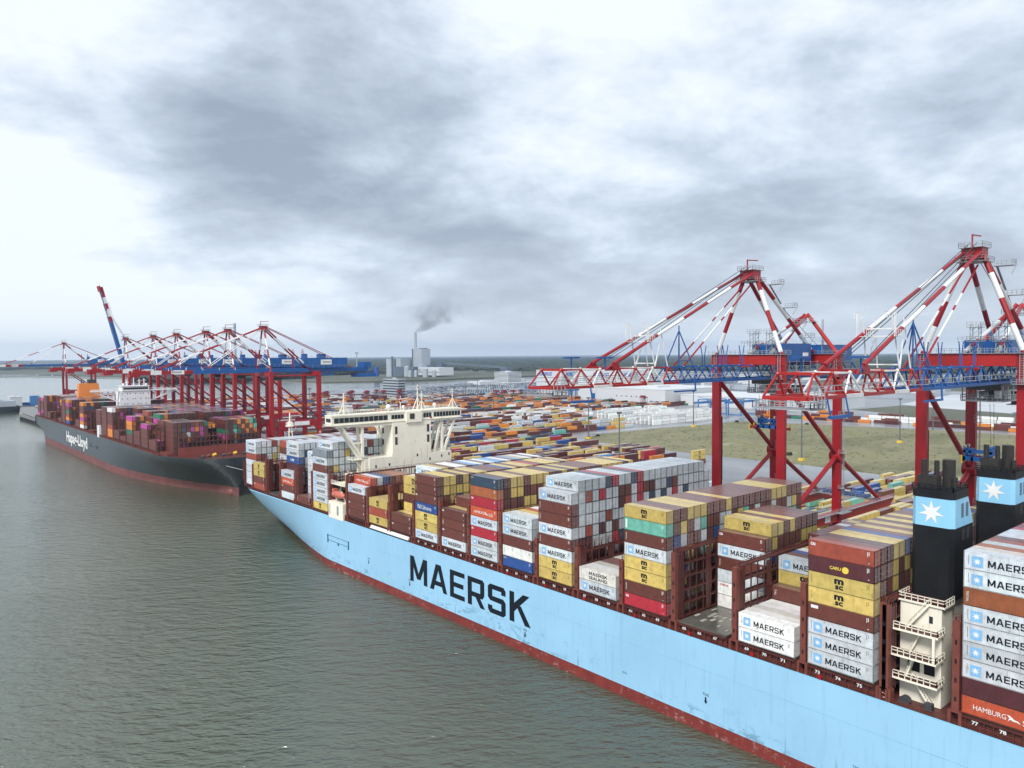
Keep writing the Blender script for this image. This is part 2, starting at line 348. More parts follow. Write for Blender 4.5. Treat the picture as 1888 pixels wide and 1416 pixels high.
D['B'] = [('lettering', decal('lettering_corner_dark', [(*fit_text('seaco', 1.3, .3), .4, 2.2, 0)], [M['letter_yellow']]))]
D['V'] = [('lettering', decal('lettering_two_line', [(*MAERSK(6.0, .8), 3.3, 1.5, 0), (*fit_text('SEALAND', 6.0, .8, .02), 3.3, .45, 0)], [M['letter_dark']])),
          ('emblem', decal('emblem_star_faded', [(st7, [tuple(range(14))], 1.95, 1.43, 0)], [M['cwhite']]))]
D['K'] = [('lettering', decal('lettering_bar', [(*fit_text('TARROS', 2.2, .45, .04), .7, 2.05, 0)], [mat('red_lettering', (.45,.03,.03))]))]
D['P'] = [('lettering', decal('lettering_blue_corner', [(*rect(.6, 1.9, 2.0, 2.5), 0)], [M['letter_white']]))]
D['N'] = [('lettering', decal('lettering_mid', [(*fit_text('K LINE', 3.2, .9, .04), 4.0, 1.0, 0)], [M['letter_white']]))]
DL = {'M': 'starred', 'S': 'black-lettered', 'H': 'white-lettered', 'C': 'yellow-lettered', 'V': 'twice-lettered', 'F': 'white-scripted', 'K': 'red-lettered'}
# id marks at the right end of every side
MARKS = decal('marks', [(*rect(10.9, 1.7, 11.0, 2.55), 0), (*rect(11.15, 1.9, 11.28, 2.55), 0), (*rect(11.1, .5, 11.3, .62), 0)], [M['letter_white']])
MARKD = decal('marks_dark', [(*rect(10.9, 1.6, 10.97, 2.5), 0), (*rect(11.2, 1.8, 11.27, 2.5), 0), (*rect(.7, .8, .76, 2.4), 0)], [M['letter_dark']])
X0 = 132.8
BAY = {}   # name -> (Yfore, zoff, phrase, heights per row, outer column bottom..top, palette)
def hs(*seg):
    o = []
    for n, h in seg: o += [h]*n
    return o
mixM = [('W',.55),('BR',.22),('RE',.06),('NB',.07),('CR',.05),('DB',.05)]
mixY = [('Y',.46),('BR',.40),('DB',.06),('RE',.03),('BL',.05)]
mixB = [('BR',.45),('Y',.25),('W',.2),('TE',.03),('BL',.04),('CR',.03)]
mixWf = [('W',.78),('CR',.07),('BR',.06),('NB',.04),('Y',.05)]
BAYS = [
 ('A', 44.9, 0, 'first bay behind funnels', hs((23,9)), 'OR:H DB: W:M W:M W:M W:M OB:T W:M W:M', mixM),
 ('B0', 71.1, 0, 'first bay ahead of funnels', hs((22,8),(1,7)), 'W:M W:M W:M BR:P Y:S Y:S DB:C CR:I', mixY),
 ('B1', 85.9, 0, 'second bay ahead of funnels', hs((5,2),(1,3),(1,5),(4,5),(9,6),(3,5)), 'Wh:M Wh:M', mixY),
 ('B2', 101.1, 0, 'third bay ahead of funnels', hs((6,0),(1,6),(8,7),(8,4)), '', mixY),
 ('B3', 116.1, 0, 'fourth bay ahead of funnels', hs((23,8)), 'RE:I BR:T Y:S Y:S W:M BR:T TE:G Y:S', mixB),
 ('B4', 130.7, 0, 'fifth bay ahead of funnels', hs((6,2),(10,2),(7,3)), 'W:M Wr:V', [('Wr',.6),('BR',.3),('W',.1)]),
 ('B5', 145.4, 0, 'sixth bay ahead of funnels', hs((1,8),(21,9),(1,8)), 'Y:S Y:S W:M BR:T W:M BR:T BR:T W:M', mixM),
 ('B6', 160.1, 0, 'seventh bay ahead of funnels', hs((23,5)), 'BL:B Wh: BR: W:M W:M', [('Wh',.3),('Y',.3),('OR',.2),('BR',.2)]),
 ('B7', 174.6, 0, 'eighth bay ahead of funnels', hs((23,8)), 'W:M W:M RE:I W:M OR:H RE:I OB: NB:B', [('Y',.58),('BR',.28),('DB',.14)]),
 ('B8', 189.2, 0, 'fifth bay behind bridge', hs((2,4),(2,5),(6,5),(13,6)), 'W:M BR:I BR:X BR:I', [('BR',.7),('Wh',.2),('Y',.1)]),
 ('B9', 203.7, 0, 'fourth bay behind bridge', hs((5,7),(8,7),(10,7)), 'W:M Y:S Y:S BL:F BR:I BR:T BR:T', mixY),
 ('B10', 218.3, 0, 'third bay behind bridge', hs((2,2),(2,6),(19,7)), 'BR:I BR:', [('Wh',.35),('BR',.3),('LB',.15),('Y',.2)]),
 ('B11', 232.9, 0, 'second bay behind bridge', hs((5,3),(8,4),(10,4)), 'Y:S CR:T Y:S', [('Y',.6),('BR',.4)]),
 ('B12', 247.8, 0, 'first bay behind bridge', hs((1,4),(1,5),(6,5),(15,4)), 'BR:T BR:I BR: W:M', [('BR',.5),('W',.2),('BL',.15),('OB',.15)]),
 ('B13', 276.0, -1.25, 'first bay ahead of bridge', hs((1,8),(22,9)), 'Y:S W:M W:M W:M W:M BR: W:M GR:', mixWf),
 ('B14', 291.0, -1.25, 'second bay ahead of bridge', hs((2,1),(6,7),(15,8)), 'BR:T', mixWf),
 ('B15', 305.7, -1.25, 'third bay ahead of bridge', hs((1,4),(22,8)), 'W:M BR:I OR:H W:M', mixWf),
 ('B16', 320.5, -1.25, 'fourth bay ahead of bridge', hs((6,0),(17,7)), '', mixWf),
 ('B17', 335.6, -1.25, 'fifth bay ahead of bridge', hs((1,4),(4,4),(18,7)), 'CR:I BR: Y:S Y:S', [('W',.4),('BR',.4),('CR',.2)]),
 ('B18', 350.5, -1.25, 'foremost bay', hs((1,0),(21,7),(1,0)), '', mixWf)]
def pick(p):
    a = rnd.random()*sum(q for _, q in p)
    for k, q in p:
        a -= q
        if a <= 0: return k
    return p[0][0]
EXP = {('B1',5,2): 'BR:O', ('B1',6,4): 'W:M', ('B1',6,3): 'Y:S', ('B1',5,1): 'BR:', ('B1',11,5): 'BR:T', ('B1',12,5): 'DB:', ('B1',13,5): 'BR:', ('B1',14,5): 'BR:', ('B1',15,5): 'BR:', ('B1',16,5): 'W:', ('B1',17,5): 'BR:', ('B2',11,6): 'BR:', ('B2',12,6): 'BR:', ('B2',13,6): 'BR:', ('B2',14,6): 'DB:', ('B1',7,4): 'BR:', ('B1',8,4): 'BL:', ('B1',9,4): 'Wh:', ('B1',1,1): 'Wh:', ('B1',2,1): 'Wr:', ('B1',3,1): 'Wh:', ('B1',4,1): 'Wh:',
       ('B2',6,5): 'BR:I', ('B2',6,4): 'W:M', ('B2',6,3): 'BR:T', ('B2',6,2): 'W:', ('B2',6,1): 'Wh:K', ('B2',6,0): 'Wh:', ('B2',7,6): 'Y:S', ('B2',8,6): 'Y:', ('B2',9,6): 'BR:', ('B2',10,6): 'Y:',
       ('B0',1,7): 'BR:', ('B0',2,7): 'DB:', ('B0',3,7): 'Y:', ('B0',4,7): 'Y:', ('B0',5,7): 'BL:', ('B0',6,7): 'BR:', ('B0',7,7): 'Y:', ('B0',8,7): 'BR:', ('B0',9,7): 'Y:', ('B0',10,7): 'DB:', ('B0',11,7): 'Y:', ('B0',12,7): 'BR:', ('B0',13,7): 'Y:', ('B0',14,7): 'BR:',
       ('B5',1,8): 'W:M', ('B9',1,6): 'Y:', ('B9',2,6): 'Y:', ('B9',3,6): 'DB:', ('B9',4,6): 'Y:', ('B10',2,5): 'Y:S', ('B10',2,4): 'Y:S', ('B10',4,6): 'W:M', ('B8',2,4): 'BR:T', ('B11',5,3): 'BR:T', ('B11',1,2): 'Y:', ('B11',2,2): 'Y:', ('B11',3,2): 'Y:', ('B11',4,2): 'Y:',
       ('B12',1,4): 'OR:H', ('B12',2,4): 'W:', ('B12',3,4): 'BL:', ('B12',4,4): 'BR:', ('B12',5,4): 'OB:', ('B13',1,8): 'W:M', ('B15',1,7): 'W:M', ('B15',1,6): 'W:M', ('B15',1,5): 'BL:N', ('B15',1,4): 'DB:', ('B14',2,6): 'W:M', ('B14',2,5): 'W:',
       ('B18',1,6): 'W:M', ('B18',1,5): 'W:M', ('B18',1,4): 'CR:H', ('B18',1,3): 'W:M', ('B17',1,3): 'BR:', ('B17',2,3): 'BR:', ('B6',1,4): 'Wh:', ('B6',2,4): 'Y:', ('B6',3,4): 'OR:', ('B6',4,4): 'Wh:', ('B4',1,1): 'Wh:', ('B4',2,1): 'Wr:', ('B4',3,1): 'BR:',
       ('B14',3,6): 'LB:', ('B16',6,6): 'W:', ('B7',1,7): 'DB:', ('B7',2,7): 'Y:', ('B7',3,7): 'Y:', ('B7',4,7): 'BR:', ('A',1,8): 'Wr:', ('A',2,8): 'OB:', ('A',3,8): 'W:', ('A',4,8): 'CR:', ('A',5,8): 'BR:', ('A',6,8): 'W:'}
for r, c in enumerate('W W W W NB RE W W NB RE W W W W W W W W W W W'.split()): EXP.setdefault(('B5', r+1, 8), c+':')
for r, c in enumerate('BR BR Y Y Y BR BR BR Y BR BR BR BR BR BR BR Y Y Y BR BR BR'.split()): EXP.setdefault(('B3', r+1, 7), c+':')
for r, c in enumerate('W W W W W CR W W W W W W W'.split()): EXP.setdefault(('B13', r+2, 8), c+':'); EXP.setdefault(('B15', r+2, 7), c+':')
cells = []
for bi, (bn, Y, zo, ph, hh, outer, pal) in enumerate(BAYS):
    oc = outer.split()
    for r, h in enumerate(hh):
        for t in range(h):
            s = EXP.get((bn, r, t))
            if s is None and r == 0: s = oc[t]
            if s is None: s = pick(pal)+':'
            c, d = s.split(':')
            pf = 0 if r == 0 else hh[r-1]
            e = 0
            x = X0+RP*r; z = 21.5+zo+t*TP
            dist = Vector((x, Y, z-H)).length
            port = (r == 0 or t >= pf)
            top = (t == h-1)
            if bi == 0: aft = True; ab = -9
            else:
                pv = BAYS[bi-1][4]; lo_ = max(0, r-4); ab = max(pv[lo_:r+1]); aft = t >= ab-(0 if bn not in ('B0',) else 0)
                if bn == 'B0': aft = (r < 5 or t > 6)
                if BAYS[bi-1][0] == 'B12': aft = r < 4 or t > 6
            blocked = False   # hidden from the photo's viewpoint by taller columns nearer the camera
            if bi and not (port and r == 0) and not top and not aft: blocked = True
            if port and r > 0 and any(BAYS[j][4][rr] > t for j in (bi,) for rr in range(max(0, r-6), r)): port = False
            vis = (32 if port else 0)*X0/dist*.9+(6.6 if aft else 0)*Y/dist+(28 if top else 0)*max(.0, (H-z-3))/dist
            if t < 4 and r > 0 and not port: vis *= .25
            cells.append([vis/dist**2, bn, r, t, c, d, x, Y, z, ph, h, port])
cells.sort(key=lambda a: -a[0])
NUMW = ['', 'one', 'two', 'three', 'four', 'five', 'six', 'seven', 'eight', 'nine', 'ten', 'eleven', 'twelve', 'thirteen', 'fourteen', 'fifteen', 'sixteen', 'seventeen', 'eighteen', 'nineteen', 'twenty', 'twenty-one', 'twenty-two', 'twenty-three']
ORD = ['top', 'second from top', 'third from top', 'fourth from top', 'fifth from top', 'sixth from top', 'seventh from top', 'eighth from top', 'ninth from top']
bulk = []   # (x, y, z, dx, dy, dz, colour) of every container not built on its own
def shade(c, k=.14):
    g = 1+rnd.uniform(-k, k); return tuple(min(1, max(0, a*g*(1+rnd.uniform(-.02, .02)))) for a in PAL[c])
NIND = 298
for i, (sc_, bn, r, t, c, d, x, Y, z, ph, h, port) in enumerate(cells):
    colr = shade(c)
    if i >= NIND:
        bulk.append((x, Y-CL, z, CW, CL, CH, colr)); continue
    lab = f"{CN[c]} {DL[d]+' ' if d in DL else ''}container, {ORD[h-1-t]}, {'port edge column' if r == 0 else 'column '+NUMW[r+1]+' from port'}, {ph}"
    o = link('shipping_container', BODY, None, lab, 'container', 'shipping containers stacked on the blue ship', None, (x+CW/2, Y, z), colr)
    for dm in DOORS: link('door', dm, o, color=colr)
    if d and d in D and port:
        for nm, me in D[d]: link(nm, me, o)
    if port and r == 0 or (port and d):
        link('lettering', MARKD if c in ('Y', 'W', 'Wh', 'Wr') else MARKS, o)
# ---------------------------------------------------------------- the blue container ship
CX = 161.5
def b_deck(Y): return 29.6 if Y < 325.6 else 29.6*math.sqrt(max(0, 1-((Y-325.6)/44.6)**2.64))
def b_wl(Y): return 29.6 if Y < 262 else 29.6*max(0, 1-((Y-262)/101)**1.25)
def b_aft(Y): return 1 if Y > -20 else max(.0, 1-((-20-Y)/70)**2*.6)
def hull_b(Y, z):
    t = max(0, min(1, (z)/19.0)); d, w_ = b_deck(Y), b_wl(Y)
    return (w_+(d-w_)*t**.66)*(b_aft(Y) if z < 12 else 1)
def make_hull(name, parent, cxx, Ys, zs, bf, split, deckz, mats, deckmat, mirror=1):
    b = MB(); n = len(zs); vs = []
    for Y in Ys:
        for sx in (-1, 1):
            for z in zs: vs.append((cxx+sx*max(.02, bf(Y, z)), Y, z))
    fs = []; ms = []
    for i in range(len(Ys)-1):
        for k in (0, 1):
            for j in range(n-1):
                a = i*2*n+k*n+j; q = (a, a+1, a+2*n+1, a+2*n) if k == 0 else (a, a+2*n, a+2*n+1, a+1)
                fs.append(q); ms.append(1 if zs[j+1] <= split+.001 else 0)
    for i in (0, len(Ys)-1):
        for j in range(n-1):
            a = i*2*n+j; fs.append((a, a+n, a+n+1, a+1)); ms.append(1 if zs[j+1] <= split+.001 else 0)
    b.v = vs; b.f = fs; b.m = ms
    o = b.build(name, mats, parent); 
    for p in o.data.polygons: p.use_smooth = True
    d = MB()
    for i in range(len(Ys)-1):
        a, c = Ys[i], Ys[i+1]; d.add([(cxx-bf(a, zs[-1])+.1, a, deckz), (cxx+bf(a, zs[-1])-.1, a, deckz), (cxx+bf(c, zs[-1])-.1, c, deckz), (cxx-bf(c, zs[-1])+.1, c, deckz)], [(0,1,2,3)])
    d.build('main_deck', deckmat, parent)
    return o
def hull_wear(m, scuffc, lo, hi, rustc, thr=.53, streaks=True, fine=.9, fs=.8):
    """fender scuffs near the water and rust runs under the rail, on the plating itself"""
    t = m.node_tree; n = t.nodes.new; l = t.links.new; b_ = t.nodes['Principled BSDF']; lk = [k for k in t.links if k.to_socket == b_.inputs['Base Color']][0].from_socket
    g = n('ShaderNodeNewGeometry'); s_ = n('ShaderNodeSeparateXYZ'); l(g.outputs['Position'], s_.inputs[0])
    def nz(sc3, sc_, det, rg=.65):
        mp = n('ShaderNodeMapping'); l(g.outputs['Position'], mp.inputs[0]); mp.inputs[3].default_value = sc3; k = n('ShaderNodeTexNoise'); l(mp.outputs[0], k.inputs['Vector']); k.inputs['Scale'].default_value = sc_; k.inputs['Detail'].default_value = det; k.inputs['Roughness'].default_value = rg; return k.outputs[0]
    def mr(v_, a0, a1, b0, b1):
        k = n('ShaderNodeMapRange'); l(v_, k.inputs[0]); k.inputs[1].default_value = a0; k.inputs[2].default_value = a1; k.inputs[3].default_value = b0; k.inputs[4].default_value = b1; return k.outputs[0]
    def ml(a, c): k = n('ShaderNodeMath'); k.operation = 'MULTIPLY'; l(a, k.inputs[0]); l(c, k.inputs[1]); return k.outputs[0]
    def mx(f, a, c): k = n('ShaderNodeMixRGB'); l(f, k.inputs[0]); l(a, k.inputs[1]); k.inputs[2].default_value = (*c, 1); return k.outputs[0]
    z = s_.outputs[2]
    base = mx(ml(ml(mr(nz((1, .5, .9), fs, 8), thr, thr+.06, 0, fine), mr(nz((1, .12, .5), .3, 3), .42, .55, 0, 1)), mr(z, hi, lo, 0, 1)), lk, scuffc)
    if streaks:
        base = mx(ml(mr(nz((1, 1, .03), 1.6, 3), .64, .70, 0, .55), mr(z, 13.5, 18.8, 0, 1)), base, rustc)
        base = mx(ml(mr(nz((1, 1, .05), 1.1, 3), .62, .70, 0, .6), mr(z, 6.5, 2.8, 0, 1)), base, (.05, .12, .13))
    l(base, b_.inputs['Base Color']); return m
def hullmat(name, c, scuff, rough=.42, rl=None):
    m = mat(name, c, rough, .05, .06, streak=.30, dirt=scuff); return m
M['hullblue'] = mat('hull_light_blue', (.30,.54,.74), .42, .07, .05, streak=.26, dirt=(.10,.27,.40), rust=.10, rustc=(.20,.15,.08))
M['hullred'] = mat('hull_antifouling_red', (.19,.028,.022), .5, .22, .3, streak=.30, dirt=(.10,.03,.025), rust=.5, rustc=(.42,.26,.22))
hull_wear(M['hullblue'], (.14,.30,.42), 3, 9, (.33,.27,.14)); hull_wear(M['hullred'], (.45,.33,.30), -1, 5, (0,0,0), .565, False, .85, 1.3)
ship = thing('container_ship', 'huge light blue container ship with cream bridge and twin black funnels', 'ship', (0, 0, 0))
Ys = list(range(-90, 225, 15))+list(range(228, 368, 4))+[368, 370]
Ys = sorted(set(Ys))
make_hull('hull', ship, CX, Ys, [-9, 0, 1.3, 2.7, 4, 6, 8.5, 11, 14, 16.5, 18.2, 19.1], hull_b, 2.7, 18.95, [M['hullblue'], M['hullred']], M['shipred'])
PX = CX-29.6
b = MB()   # weld seams and the rubbing strip
for z in (13.2,): b.box(PX-.02, -60, z, PX+.05, 226, z+.07)
for y in range(-40, 220, 23): b.box(PX-.012, y, 3, PX+.05, y+.05, 18.9)
b.build('weld_seams', mat('seam_blue', (.20,.44,.65), .5), ship)
vs, fs = MAERSK(57.8, 8.2)
MB().add([(PX-.03-k_, 205.6-u, 7.3+v_) for u, v_, k_ in vs], fs).build('hull_lettering', M['letter_dark'], ship)
b = MB()
for y, z in ((206, 5.2), (150, 4.2), (93, 6.2), (40, 6.0), (232, 7)):
    b.cut(); b.add([(PX-.03, y, z), (PX-.03, y-.45, z+.7), (PX-.03, y-.2, z+.7), (PX-.03, y-.2, z+1.5), (PX-.03, y+.2, z+1.5), (PX-.03, y+.2, z+.7), (PX-.03, y+.45, z+.7)], [tuple(range(7))])
    tv, tf = fit_text('TUG', 1.5, .5, .02); b.add([(PX-.03, y+.75-u, z+1.8+v_) for u, v_ in tv], tf)
b.build('tug_marks', M['letter_dark'], ship)
b = MB()
for y in (116, 62, 20): tv, tf = fit_text('7M+', 1.6, .6); b.add([(PX-.03, y-u, 5.5+v_) for u, v_ in tv], tf)
b.build('frame_marks', mat('mark_blue', (.03,.15,.25)), ship)
b = MB()   # pilot door frame
y0, y1, z0, z1 = 262.5, 246, 10.2, 12.0
for z in (z0, z1): b.box(PX-.1, y1, z, PX+.2, y0, z+.12)
for y in (y0-.5, y1): b.box(PX-.14, y, z0-1.0, PX+.2, y+.7, z1+.3)
b.box(PX-.12, 253.6, z0-.9, PX+.2, 254.6, z0)
b.build('pilot_door_frame', mat('frame_blue', (.02,.12,.18)), ship)
# gunwale rail, coaming and walkway
b = MB(); b.box(PX+.02, -88, 19.0, PX+.35, 338, 19.32)
b.build('sheer_strake', M['skyblue'], ship)
b = MB()
for y in range(-60, 336, 3): b.box(PX+.35, y, 19, PX+.43, y+.07, 20.15)
for z in (19.5, 19.8, 20.12): b.box(PX+.36, -60, z, PX+.42, 338, z+.05)
b.build('deck_railing', M['shipred2'], ship)
hc = MB(); nb = MB(); hcv = MB()
num = {'A': 77, 'B0': 73, 'B1': 69, 'B2': 65, 'B3': 61, 'B4': 57, 'B5': 53, 'B6': 49, 'B7': 45, 'B8': 41, 'B9': 37}
for bn, Y, zo, ph, hh, outer, pal in BAYS:
    w0 = 0 if b_deck(Y) > 29 else 2.5
    hc.cut(); hcv.cut(); nb.cut()
    hc.box(X0+.35+w0, Y-CL-.1, 18.9, X0+57.1-w0, Y+.1, 21.1+zo)
    for k in range(9): y = Y-CL+.8+k*1.33; hc.box(X0-.1+w0, y, 18.95, X0+.35+w0, y+.18, 21.0+zo)
    hc.box(X0-.2+w0, Y-CL, 20.85+zo, X0+.4+w0, Y, 21.08+zo)
    hcv.box(X0+.4+w0, Y-CL+.05, 21.12+zo, X0+57.0-w0, Y-.05, 21.47+zo)
    if bn in num:
        for k in range(3): tv, tf = fit_text(str(num[bn]+k), .95, .6, .03); nb.cut(); nb.add([(X0-.23, Y-1.6-k*3.9-u, 20.15+zo+v_) for u, v_ in tv], tf)
hc.build('hatch_coaming', M['shipred'], ship); hcv.build('hatch_cover', M['hatch'], ship); nb.build('bay_number', M['letter_white'], ship)
b = MB()   # junk and puddle patches on the empty hatch
for i in range(26):
    x = X0+1+rnd.random()*14; y = 89.5+rnd.random()*11; s_ = .3+rnd.random()*1.0; b.cut(); b.box(x, y, 21.475, x+s_*1.6, y+s_*.7, 21.5+rnd.random()*.08)
b.build('hatch_patch', M['Wr'] if 'Wr' in M else mat('pale_patch', (.36,.34,.29), .6, .3), ship)
# lashing bridges
def lashing(Y, top, z0=19.0, w0=0):
    o = link('lashing_bridge', None, ship, loc=(0, Y, 0))
    c = MB()
    for xx in (X0-.25+w0, X0+56.6-w0):
        c.cut(); c.box(xx, -1.0, z0+2.3, xx+1.15, .1, top); c.box(xx-.25, -1.5, z0, xx+1.3, -1.0, z0+2.4); c.box(xx-.25, .1, z0, xx+1.3, .6, z0+2.4); c.box(xx-.2, -1.3, z0+2.2, xx+1.25, .4, z0+2.5)
    c.build('column', M['shipred2'], o)
    h_ = MB()
    for xx in (X0-.27+w0,):
        z = z0+4.0
        while z < top-1: h_.cut(); h_.box(xx-.01, -.62, z, xx+.05, -.32, z+.75); z += 3.1
    h_.build('access_hole', M['black'], o)
    f = MB(); x1 = X0+.9+w0; x2 = X0+56.6-w0
    for yy in (-.95, .55):
        for k in range(24):
            x = X0+.0+RP*k
            if x < x1 or x > x2: continue
            f.box(x-.1, yy-.12, z0+2, x+.12, yy+.06, top-.1)
        z = z0+2.5
        while z < top: f.box(x1, yy-.1, z, x2, yy+.04, z+.28); z += 2.9167
    z = z0+2.5
    while z < top: f.box(x1, -.9, z, x2, .5, z+.06); z += 2.9167
    for k in range(0, 23, 4):
        x = X0+1+RP*k; f.box(x, -.97, z0+2.5, x+2.0, -.93, top-.5)
    for k in range(1, 23, 3):
        x = X0+RP*k; f.bar((x, .5, z0+3), (x+2.4, .5, z0+5.6), .16)
    f.build('lattice', M['shipred'], o)
    g = MB(); g.rail([(x1, -.95, top), (x2, -.95, top)], 1.1, step=2.5, r=.05); g.rail([(X0-.1+w0, -.9, top), (X0+.8+w0, -.9, top), (X0+.8+w0, .1, top)], 1.0, step=.8)
    for k in range(40):   # hanging lashing rods
        x = x1+rnd.random()*(x2-x1-3); z = top-rnd.random()*9; g.bar((x, -1.05, z), (x+rnd.uniform(-1.6, 1.6), -1.1, z-rnd.uniform(1.5, 3)), .05)
    g.build('railing', M['shipred2'], o)
    return o
TOPS = {'A': 36.0, 'B0': 36.3, 'B1': 36.2, 'B2': 36.2, 'B3': 31.6, 'B4': 31.8, 'B5': 31.4, 'B6': 35.5, 'B7': 35.8, 'B8': 35.0, 'B9': 33.5, 'B10': 36, 'B11': 33.5, 'B12': 36.2, 'B13': 34.5, 'B14': 33.5, 'B15': 35, 'B16': 35, 'B17': 31, 'B18': 31}
for bn, Y, zo, ph, hh, outer, pal in BAYS: lashing(Y+1.3, TOPS[bn], 19.0, 0 if b_deck(Y+2) > 29 else 2.7)
lashing(57.3, 36.0); lashing(71.1-CL-1.2, 36.2)
lashing(276-CL-1.4, 35)
# forecastle: breakwater, windlasses, foremast
b = MB(); b.box(140, 357, 19, 183, 357.4, 24); b.build('breakwater', M['shipred2'], ship)
b = MB()
for dx in (-9, 0, 8): b.cut(); b.tube((CX+dx-2, 366, 20), (CX+dx+2, 366, 20), 1.0, 10); b.box(CX+dx-2.6, 365, 19, CX+dx-2, 367, 20.6)
b.build('windlass', M['dgrey'], ship)
b = MB(); mx_, my_ = 160, 352
for dx, dy in ((-1.8,-1.6),(1.8,-1.6),(0,2.0)): b.bar((mx_+dx, my_+5+dy, 30), (mx_+dx*.25, my_+5+dy*.25, 45), .45)
for z in (34, 38, 42): b.bar((mx_-1.3, my_+4, z), (mx_+1.3, my_+4, z), .25)
b.box(mx_-1.6, my_+3.4, 44.8, mx_+1.6, my_+6.6, 45.1); b.rail([(mx_-1.6, my_+3.4, 45.1), (mx_+1.6, my_+3.4, 45.1), (mx_+1.6, my_+6.6, 45.1)], 1.1, step=.8)
b.box(mx_-.8, my_+4.2, 45.1, mx_+.8, my_+5.6, 47.2); b.tube((mx_, my_+5, 47), (mx_, my_+5, 51.5), .3); b.box(mx_-1, my_+4.8, 49, mx_+1, my_+5.2, 49.2)
b.box(mx_-2, my_+3, 19, mx_+2, my_+7, 30)
b.build('foremast', M['cream'], ship)
# ---- bridge tower
br = link('bridge_tower', None, ship)
b = MB(); b.box(146.5, 256, 19, 185, 262, 40.0); b.build('lower_house', M['cream'], br)
b = MB(); b.box(156.9, 256.0-.01, 40.0, 174.9, 268, 53.2); b.box(163.0, 255.3, 52.9, 170.2, 256.5, 57.2); b.build('upper_house', M['cream'], br)
b = MB()
b.poly([(131.1, 54.0), (133.5, 52.8), (156, 52.3), (176, 52.6), (188, 53.0), (190.5, 54.2), (190.5, 57.3), (189.5, 57.6), (132.2, 57.3), (131.1, 56.8)], 256.3, 261.5, ax=1)
b.box(130.6, 255.9, 53.5, 190.9, 261.9, 53.75); b.box(131, 256.1, 56.9, 190.7, 261.7, 57.35)
b.build('bridge_wing', M['cream'], br)
b = MB()
def win(x0, x1, n, y=256.25, z0=54.4, z1=56.3):
    st = (x1-x0)/n
    for i in range(n): a = x0+i*st+.08; b.cut(); b.add([(a, y, z0), (a+st-.16, y, z0), (a+st-.16, y-.0, z1), (a, y, z1)], [(0,1,2,3)])
win(132, 155, 11); win(156.5, 162.3, 4, 256.2, 54.6, 56.2); win(171.5, 175.5, 3); win(176.5, 190, 9)
b.add([(131.0, 257, 54.8), (131.0, 260.6, 54.8), (131.0, 260.6, 56.2), (131.0, 257, 56.2)], [(0,1,2,3)])
b.build('window', M['glass'], br)
b = MB()
for x, z in ((158.0, 50.6), (158.0, 46.4), (173.0, 50.6), (173.0, 46.4)): b.cut(); b.box(x, 255.93, z-2.0, x+1.1, 256.1, z+1.0)
for x, z in ((164.5, 54.6),): b.cut(); b.box(x, 255.2, z-.4, x+2.2, 255.4, z+1.8)
for y, z in ((262.5, 48.5), (262.5, 44.0), (265.6, 50)): b.cut(); b.box(156.83, y, z, 157.0, y+1.2, z+2.2)
b.build('door_opening', mat('recess', (.05,.045,.03), .6), br)
b = MB()
for x, z in ((155, 36.5), (166.8, 33), (160, 31.5), (168, 39), (154.5, 28), (173.5, 30), (149, 36.3), (174, 37), (179.8, 37.7), (183.5, 38.2)): b.cut(); b.box(x, 255.9, z, x+.55, 256.1, z+1.0)
b.build('window', M['glass'], br)
b = MB()
for s0, s1, yy in ((134.8, 143.9, 257.2), (134.8, 143.9, 260.6)):
    b.cut(); b.bar((135.5, yy, 53), (144.6, yy, 39.5), .9, .8); b.bar((144.2, yy, 53), (144.2, yy, 19), 1.0, .8); b.bar((140.0, yy, 46.2), (144.2, yy, 46.2), .5); b.cut()
    b.bar((187.6, yy, 53), (182.0, yy, 40), .9, .8); b.bar((181.2, yy, 53), (181.2, yy, 40), .9, .8); b.bar((177.2, yy, 40), (180.6, yy, 52.8), .8, .7); b.bar((182, yy, 46), (185, yy, 46.5), .45)
for x in (137.5, 144.2, 181.2, 185.5): b.bar((x, 257, 52.6), (x, 261, 52.6), .6)
b.build('wing_support', M['cream'], br)
b = MB()
for z in (39.8, 34.0, 28.3, 22.6): b.box(140.0, 256.6, z, 146.5, 261.5, z+.2)
b.box(144.8, 256.4, 19, 146.5, 260.5, 40)
b.build('stair_tower', M['cream'], br)
b = MB()
for z in (39.95, 34.2, 28.5): b.rail([(139.9, 261.5, z), (139.9, 256.6, z), (146.5, 256.6, z)], 1.1, step=1.2, r=.07)
for k, z in enumerate((22.8, 28.5, 34.2)): b.stair((145.5-4.5*(k % 2), 257, z), (141+4.5*(k % 2), 257, z+5.6), .8, (0, 1, 0))
b.rail([(146.5, 256.1, 40), (156.8, 256.1, 40)], 1.1, step=1.3, r=.07); b.rail([(175, 256.1, 40), (185, 256.1, 40)], 1.1, step=1.3, r=.07); b.rail([(185, 256.1, 40), (185, 262, 40)], 1.1, step=1.3, r=.07)
b.rail([(131.3, 256.3, 57.5), (190.5, 256.3, 57.6)], 1.1, step=1.8, r=.06); b.rail([(131.3, 256.3, 57.5), (131.3, 261.5, 57.5), (190.5, 261.5, 57.6)], 1.1, step=1.8, r=.06)
for z0_, x_0, x_1 in ((40.2, 152, 156.3), (44.3, 156, 152.6), (48.4, 152.5, 156)): b.stair((156, 262+(x_0-152), z0_), (156, 268-(x_0-152)*.8, z0_+4), .8, (-1, 0, 0))
b.build('railing', M['cream'], br)
b = MB()
